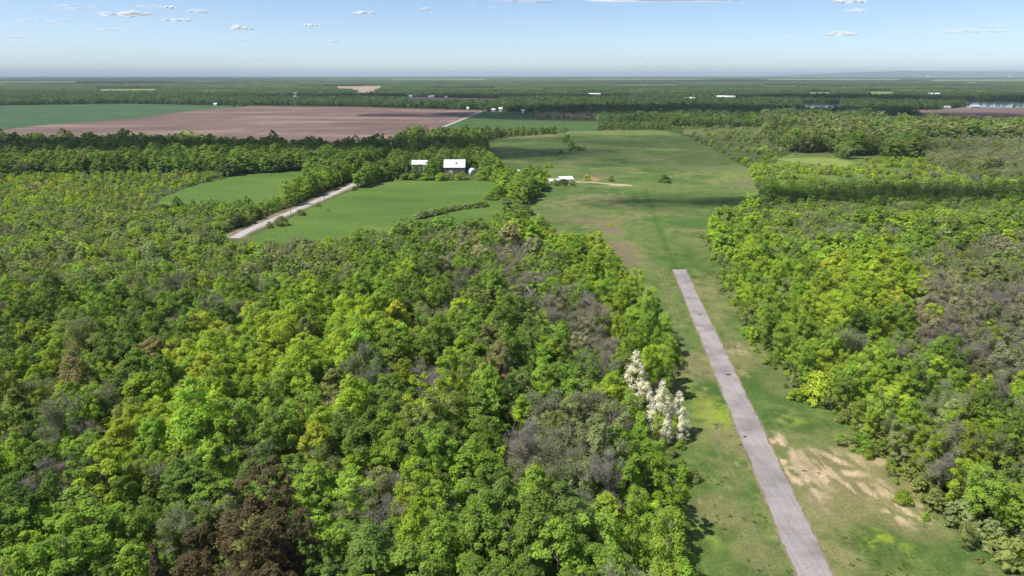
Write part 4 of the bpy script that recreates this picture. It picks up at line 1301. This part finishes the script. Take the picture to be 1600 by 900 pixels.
# far buildings
FB = [ # px, py(base), width m, depth, wall h, roof h, wall, roof, name, label
 (449, 164.5, 17, 12, 5, 3, M_WALLW, M_WHITE, 'farm_shed', 'white shed left of the tall feed tower behind the brown field'),
 (470, 164.5, 13, 10, 3.5, 2, M_GREYR, M_GREYR, 'farm_shed', 'grey shed just right of the tall feed tower behind the brown field'),
 (518, 165, 3, 3, 4, 2, M_GREYR, M_GREYR, 'farm_shed', 'tiny grey hut at the far edge of the brown field'),
 (574, 166.3, 8, 8, 4, 2.5, M_WALLW, M_GREYR, 'farmstead_house', 'first small pale house on the far road behind the brown field'),
 (581, 166.3, 8, 8, 4, 2.5, M_WALLW, M_GREYR, 'farmstead_house', 'second small pale house, right beside its twin on the far road'),
 (608, 166.8, 9, 8, 5, 3, M_WALLW, M_WHITE, 'farmstead_house', 'white house between dark conifers behind the brown field'),
 (637, 167.6, 8, 8, 5, 3, M_WALLW, M_WHITE, 'farmstead_house', 'narrow white house behind the right part of the brown field'),
 (731, 172.5, 5, 6, 5, 3, M_WALLW, M_WHITE, 'farmstead_house', 'tall white house by the far end of the gravel road'),
 (771, 174.3, 8, 8, 4, 3, M_WALLW, M_WHITE, 'farmstead_house', 'small white house in trees behind the eastern green crop'),
 (782, 174.0, 8, 8, 6, 3, M_WALLW, M_WHITE, 'farmstead_house', 'taller white house in dark trees behind the eastern green crop'),
 (642, 152.5, 13, 10, 5, 4, M_WALLW, M_WHITE, 'farmstead_house', 'white house at the left end of the far tan field'),
 (671, 153.0, 10, 10, 5, 3, M_WALLW, M_WHITE, 'farmstead_house', 'smaller white house in the row above the far tan field'),
 (676, 153.0, 12, 10, 6, 4, M_WALLW, M_WHITE, 'farmstead_house', 'larger white house in the row above the far tan field'),
 (697, 153.8, 9, 10, 5, 3, M_WALLW, M_WHITE, 'farmstead_house', 'last white house to the right above the far tan field'),
 (337, 165.0, 8, 8, 4, 3, M_WALLW, M_WHITE, 'farmstead_house', 'bright white house at the far corner of the dark green crop'),
 (364, 164.5, 8, 8, 4, 2, M_WALLW, M_WHITE, 'farmstead_house', 'little white house where the green and brown fields meet'),
 (186, 150.0, 35, 15, 6, 3, M_WALLW, M_WHITE, 'storage_hall', 'long white hall at the left beyond the dark green crop'),
 (309, 148.0, 42, 18, 6, 3, M_WALLW, M_WHITE, 'storage_hall', 'long white hall in the woods above the dark green crop'),
 (284, 146.5, 18, 15, 6, 3, M_WALLW, M_WHITE, 'storage_hall', 'small pale hall in the woods beyond the pale green field'),
 (266, 146.0, 14, 15, 5, 3, M_WALLW, M_WHITE, 'storage_hall', 'pale hall just right of the far pale green field'),
 (497, 146.5, 16, 15, 6, 3, M_WALLW, M_WHITE, 'storage_hall', 'lone pale hall in the woods above the feed tower'),
 (925, 149.0, 68, 20, 6, 3, M_WALLW, M_WHITE, 'storage_hall', 'longest white hall, low in the dark woods beyond the green crop'),
 (1028, 156.5, 40, 18, 5, 3, M_TANW, M_RED, 'storage_hall', 'tan walled hall with red-brown roof in the far woods'),
 (1075, 157.2, 44, 24, 6, 5, M_WALLW, M_WHITE, 'storage_hall', 'white hall with sloped roof between the tan hall and the big white one'),
 (1133, 156.5, 60, 26, 11, 4, M_WALLW, M_WHITE, 'storage_hall', 'biggest bright white hall in the far woods'),
 (1166, 151.5, 30, 18, 5, 2, M_GREYR, M_GREYR, 'storage_hall', 'low grey hall to the right of the biggest white hall'),
 (1031, 178.0, 8.5, 8, 8, 4, M_WALLW, M_GREYR, 'farmstead_house', 'pale house alone in the woods beyond the meadow'),
 (817, 177.0, 7, 7, 5, 3, M_WALLW, M_WHITE, 'farmstead_house', 'small white house at the top edge of the eastern crop'),
 (1457, 152.0, 48, 30, 8, 8, M_WALLW, M_WHITE, 'storage_hall', 'domed white hall above the far ponds'),
 (1475, 150.0, 22, 15, 5, 3, M_WALLW, M_WHITE, 'storage_hall', 'small white hall right of the domed hall above the ponds'),
 (1515, 132.0, 110, 40, 10, 6, M_WALLW, M_WHITE, 'storage_hall', 'wide white hall near the horizon at the right'),
 (1475, 170.0, 26, 14, 4, 3, M_GREYR, M_GREYR, 'storage_hall', 'low grey barn at the edge of the far right brown field'),
 (1522, 169.0, 26, 14, 4, 4, M_GREYR, M_GREYR, 'storage_hall', 'grey roofed barn beside the larger pond'),
]
FBP = []
for (px, py, L, W, hw, hr, wm, rm, nm, lab) in FB:
    gable_house(nm, lab, 'house' if 'house' in nm else ('shed' if 'shed' in nm else 'hall'), px, py, L, W, hw, hr, wm, rm, 0.0, 0 if L < 20 else 0, None, door=L < 20)
# feed tower
x, y = G(462, 164)
e = empty('feed_tower', (x, y, 0), .2)
tag(e, 'tall feed mill tower with white cabins on thin legs behind the brown field', 'tower')
for sx in (-3, 3):
    for sy in (-3, 3):
        MB().cyl(sx, sy, 0, 22, .45, .35, 6).build('leg', M_GREYR, e)
MB().box(-5, 5, -4, 4, 22, 25).build('lower_cabin', M_WHITE, e)
MB().box(-1.5, 2.5, -2, 2, 25, 31).build('shaft', M_GREYR, e)
MB().house_wall(-1.5, 5.5, -3, 3, 3.5, 1.5).build('upper_cabin', M_WHITE, e).location = (0, 0, 31)
# skyline of a town at the horizon
for j, (px, wd, h, lab) in enumerate(((1427, 230, 70, 'tallest pale block of the hazy town on the horizon'), (1418, 500, 28, 'long low pale building in the hazy town on the horizon'), (1440, 600, 22, 'low pale building right of the tallest block on the horizon'),
                                 (1466, 450, 28, 'pale low building in the middle of the hazy horizon town'), (1498, 260, 34, 'small pale block right of the hazy horizon town'), (1556, 200, 60, 'lone pale block on the horizon near the right edge'))):
    x0, y0 = (px - 800) / F * 21000, 21000 * 1.0
    e = empty('town_block', (x0, y0 + j * 40, 0))
    tag(e, lab, 'building')
    MB().box(-wd / 2, wd / 2, -60, 60, 0, h).build('wall', M_WALLW, e)
    MB().box(-wd / 2 - 3, wd / 2 + 3, -63, 63, h, h + 3).build('roof', M_GREYR, e)

# utility poles by the road
def pole(px, py, lab):
    x, y = G(px, py)
    e = empty('utility_pole', (x, y, 0), road_dir + 1.57)
    tag(e, lab, 'utility pole', 'wooden poles beside the gravel road')
    MB().cyl(0, 0, 0, 10.5, .17, .11, 8).build('pole', M_WOODP, e)
    c = MB().box(-1.2, 1.2, -.06, .06, 9.6, 9.78).build('crossarm', M_WOODP, e)
    for k in (-1, 0, 1):
        MB().cyl(k * .95, 0, 9.78, 9.98, .07, .05, 6).build('insulator', M_WALLW, c)
pole(455, 338, 'dark wooden utility pole on the field side of the gravel road')
pole(507, 311, 'second utility pole farther up the gravel road')
pole(565, 286, 'third and most distant utility pole along the gravel road')

# dark clumps on the paving
for j, (px, py, r, lab) in enumerate(((1138, 586, .42, 'dark weed clump growing in the middle of the paved strip'), (1093, 492, .25, 'small dark clump near the far end of the paved strip'), (1164, 683, .2, 'tiny dark tuft by the left side of the paved strip'))):
    x, y = G(px, py)
    rs = np.random.RandomState(j)
    n_ = 70
    a, q = rs.rand(n_) * 6.283, np.sqrt(rs.rand(n_)) * r * 1.5
    V, Fq = cards(np.column_stack([np.cos(a) * q, np.sin(a) * q * .6, rs.rand(n_) * .22]), rs.randn(n_, 3), .2, rs)
    V[:, 2] = np.maximum(V[:, 2], 0)
    o = obj('weed_clump', quads('weed_clump', V, Fq, [M_LEAF], None, np.ones(n_)))
    o.location = (x, y, .032)
    o['tint'] = [.04, .05, .015]
    tag(o, lab, 'weed clump', 'weed clumps on the paving')

# far hills
V, Fq = [], []
nh = 90
hr_ = random.Random(5)
M_HILL = field_mat('wooded_hills', [(0.3, (0.06, 0.10, 0.04)), (0.7, (0.10, 0.14, 0.06))], 0.0006, fine=0.002)
for i in range(nh + 1):
    t = i / nh
    xx = 9000 + t * 24000
    hh = 235 * smooth(0, .35, t) * (0.8 + .35 * vnoise(np.array([t * 9]), np.array([.5]), 3)[0])
    V += [(xx, 29000, -5), (xx, 31500, float(hh)), (xx, 34000, float(hh) * .9), (xx, 37000, -5)]
Fq = [(i * 4 + k, (i + 1) * 4 + k, (i + 1) * 4 + k + 1, i * 4 + k + 1) for i in range(nh) for k in range(3)]
o = obj('hills', quads('hills', V, Fq, [M_HILL], smooth_=True))
o['kind'] = 'structure'

# ------------------------------------------------------------------ clouds
def cloud_mat(name, dens, power):
    m, nt, b = mat(name)
    nt.nodes.remove(b)
    d = N(nt, 'ShaderNodeBsdfDiffuse')
    d.inputs['Color'].default_value = (.93, .93, .93, 1)
    tl = N(nt, 'ShaderNodeBsdfTranslucent')
    tl.inputs['Color'].default_value = (.93, .93, .93, 1)
    ge = N(nt, 'ShaderNodeNewGeometry')
    ad = N(nt, 'ShaderNodeVectorMath', operation='MULTIPLY_ADD')
    ad.inputs[1].default_value = (.45, .45, .45)
    ad.inputs[2].default_value = tuple(SUN)
    nt.links.new(ge.outputs['Normal'], ad.inputs[0])
    nm = N(nt, 'ShaderNodeVectorMath', operation='NORMALIZE')
    nt.links.new(ad.outputs[0], nm.inputs[0])
    nt.links.new(nm.outputs[0], d.inputs['Normal'])
    m1 = N(nt, 'ShaderNodeMixShader')
    m1.inputs[0].default_value = .35
    nt.links.new(d.outputs[0], m1.inputs[1]); nt.links.new(tl.outputs[0], m1.inputs[2])
    tr = N(nt, 'ShaderNodeBsdfTransparent')
    lw = N(nt, 'ShaderNodeLayerWeight')
    lw.inputs['Blend'].default_value = .5
    inv = N(nt, 'ShaderNodeMath', operation='SUBTRACT'); inv.inputs[0].default_value = 1.0
    nt.links.new(lw.outputs['Facing'], inv.inputs[1])
    pw = N(nt, 'ShaderNodeMath', operation='POWER'); pw.inputs[1].default_value = power
    nt.links.new(inv.outputs[0], pw.inputs[0])
    ml = N(nt, 'ShaderNodeMath', operation='MULTIPLY'); ml.inputs[1].default_value = dens
    ml.use_clamp = True
    nt.links.new(pw.outputs[0], ml.inputs[0])
    mx = N(nt, 'ShaderNodeMixShader')
    nt.links.new(ml.outputs[0], mx.inputs[0])
    nt.links.new(tr.outputs[0], mx.inputs[1]); nt.links.new(m1.outputs[0], mx.inputs[2])
    nt.links.new(mx.outputs[0], nt.nodes['Material Output'].inputs['Surface'])
    return m
M_CLOUD = cloud_mat('cloud_vapour', .62, 1.7)
M_CLOUDT = cloud_mat('thin_cloud_vapour', .22, 1.6)
M_CLOUDS = cloud_mat('overhead_cloud_vapour', .85, 1.3)
M_CLOUDM = cloud_mat('overhead_thin_vapour', .2, 1.2)
M_CLOUDD = cloud_mat('overhead_broken_vapour', .62, 1.6)
M_CLOUDN = cloud_mat('overhead_soft_vapour', .27, 1.5)

def cloud(x, y, z, rx, ry, rz, m, seed, puffs=4, nseg=18):
    """a flat-bottomed heap of soft puffs"""
    rs = np.random.RandomState(seed)
    V, Fq = [], []
    for p in range(puffs):
        t = ((p + .5) / puffs * 2 - 1) * rs.uniform(.8, 1.1) if puffs < 6 else (rs.uniform(-1, 1) if p else 0)
        k = (1 - .55 * abs(t)) * rs.uniform(.55, .9)
        cx, cy = t * rx * .72, rs.uniform(-.5, .5) * ry * (1 - abs(t))
        ax, ay, az = rx * .55 * k, ry * .75 * k, rz * k
        base = len(V)
        nu, nv = nseg, nseg // 3
        for j in range(nv + 1):
            ph = math.pi * .5 * (j / nv) - .12
            for i in range(nu):
                th = 2 * math.pi * i / nu
                w_ = 1 + .16 * math.sin(3 * th + p) * math.cos(ph * 2 + p) + .1 * rs.randn() * (0 < j < nv)
                zz = math.sin(ph) * az * w_
                V.append((cx + math.cos(ph) * math.cos(th) * ax * w_, cy + math.cos(ph) * math.sin(th) * ay * w_, zz if zz > 0 else zz * .35))
        for j in range(nv):
            for i in range(nu):
                Fq.append((base + j * nu + i, base + j * nu + (i + 1) % nu, base + (j + 1) * nu + (i + 1) % nu, base + (j + 1) * nu + i))
    o = obj('cloud', quads('cloud', V, Fq, [m], smooth_=True))
    o.location = (x, y, z)
    o['kind'] = 'structure'
    return o
def sky_cloud(px, py, wpx, hpx, thin, seed):
    u, v = px - 800.0, py - 450.0
    dx, dy, dz = u, F * cp_ - v * sp_, -(F * sp_ + v * cp_)
    t = 1150.0 / dz
    x, y = dx * t, dy * t
    s = y / F
    cloud(x, y, CAM_H + 1150, wpx * s / 2 * 1.2, wpx * s / 2, hpx * s / 2 * 1.5, M_CLOUDT if thin else M_CLOUD, seed)
for j, c_ in enumerate(((378, 46, 38, 11, 0), (352, 38, 50, 6, 1), (485, 41, 21, 9, 0), (567, 22, 36, 9, 0), (665, 15, 15, 7, 0), (310, 20, 38, 13, 1), (268, 13, 24, 8, 0), (238, 12, 60, 8, 1),
                        (205, 24, 90, 13, 0), (278, 32, 55, 8, 0), (348, 56, 12, 4, 1), (378, 64, 14, 4, 1), (1328, 4, 56, 12, 0), (1337, 18, 34, 7, 0), (1316, 55, 52, 11, 0), (1236, 58, 44, 7, 1), (1197, 60, 10, 4, 1),
                        (1530, 50, 90, 12, 1), (1470, 52, 50, 8, 1), (1285, 68, 60, 6, 1), (1400, 57, 45, 5, 1), (996, 90, 18, 6, 1), (770, 12, 20, 4, 1), (820, 2, 110, 7, 0), (968, 2, 34, 7, 0), (520, 66, 26, 8, 1), (738, 10, 12, 5, 1),
                        (70, 34, 80, 9, 1), (120, 12, 80, 10, 1), (30, 60, 60, 8, 1), (160, 48, 50, 8, 1), (415, 95, 90, 4, 1), (210, 40, 30, 5, 1), (1560, 42, 60, 6, 1))):
    sky_cloud(*c_, 300 + j)
# clouds overhead, whose shadows lie on the land
def over(px, py, rx, ry, seed, m=M_CLOUDS, alt=1000.0, puffs=9):
    gx, gy = G(px, py)
    k = alt / SUN.z
    cloud(gx + SUN.x * k, gy + SUN.y * k, alt, rx, ry, 60 + min(rx, ry) * .12, m, seed, puffs, 20)

def over_m(gx, gy, rx, ry, seed, m=M_CLOUDS, alt=1000.0, puffs=9):
    k = alt / SUN.z
    cloud(gx + SUN.x * k, gy + SUN.y * k, alt, rx, ry, 60 + min(rx, ry) * .12, m, seed, puffs, 20)
# band over the big trees and the farm wood (~650-900 m out)
over_m(-420, 700, 420, 110, 1)
over_m(-100, 760, 260, 110, 2)
over_m(180, 900, 330, 120, 3, M_CLOUDN)
over_m(-700, 720, 300, 120, 4)
over_m(150, 760, 420, 200, 21, M_CLOUDM, 1150)
# band over the scrub on the right (~420-500 m out)
over_m(330, 455, 300, 62, 5, M_CLOUDD)
over_m(110, 450, 130, 42, 6, M_CLOUDN)
# the woods beyond the meadow
over_m(300, 1500, 700, 330, 7)
over_m(900, 1350, 500, 250, 8)
over_m(-300, 2500, 900, 330, 9)
over_m(1300, 2400, 800, 350, 10)
over_m(-3500, 7500, 3200, 1900, 11)
over_m(2500, 9000, 3000, 1500, 12)

# ------------------------------------------------------------------ haze
hz = MB().box(-70000, 70000, -2500, 70000, -6.0, 330).mesh('haze', M_LEAF)
hm = bpy.data.materials.new('haze_air')
hm.use_nodes = True
hnt = hm.node_tree
hnt.nodes.remove(hnt.nodes['Principled BSDF'])
pv = N(hnt, 'ShaderNodeVolumePrincipled')
pv.inputs['Color'].default_value = (.78, .90, 1.0, 1)
pv.inputs['Density'].default_value = 4.2e-5
hnt.links.new(pv.outputs[0], hnt.nodes['Material Output'].inputs['Volume'])
hz.materials.clear()
hz.materials.append(hm)
o = obj('haze', hz)
tag(o, None, None, None, 'stuff')
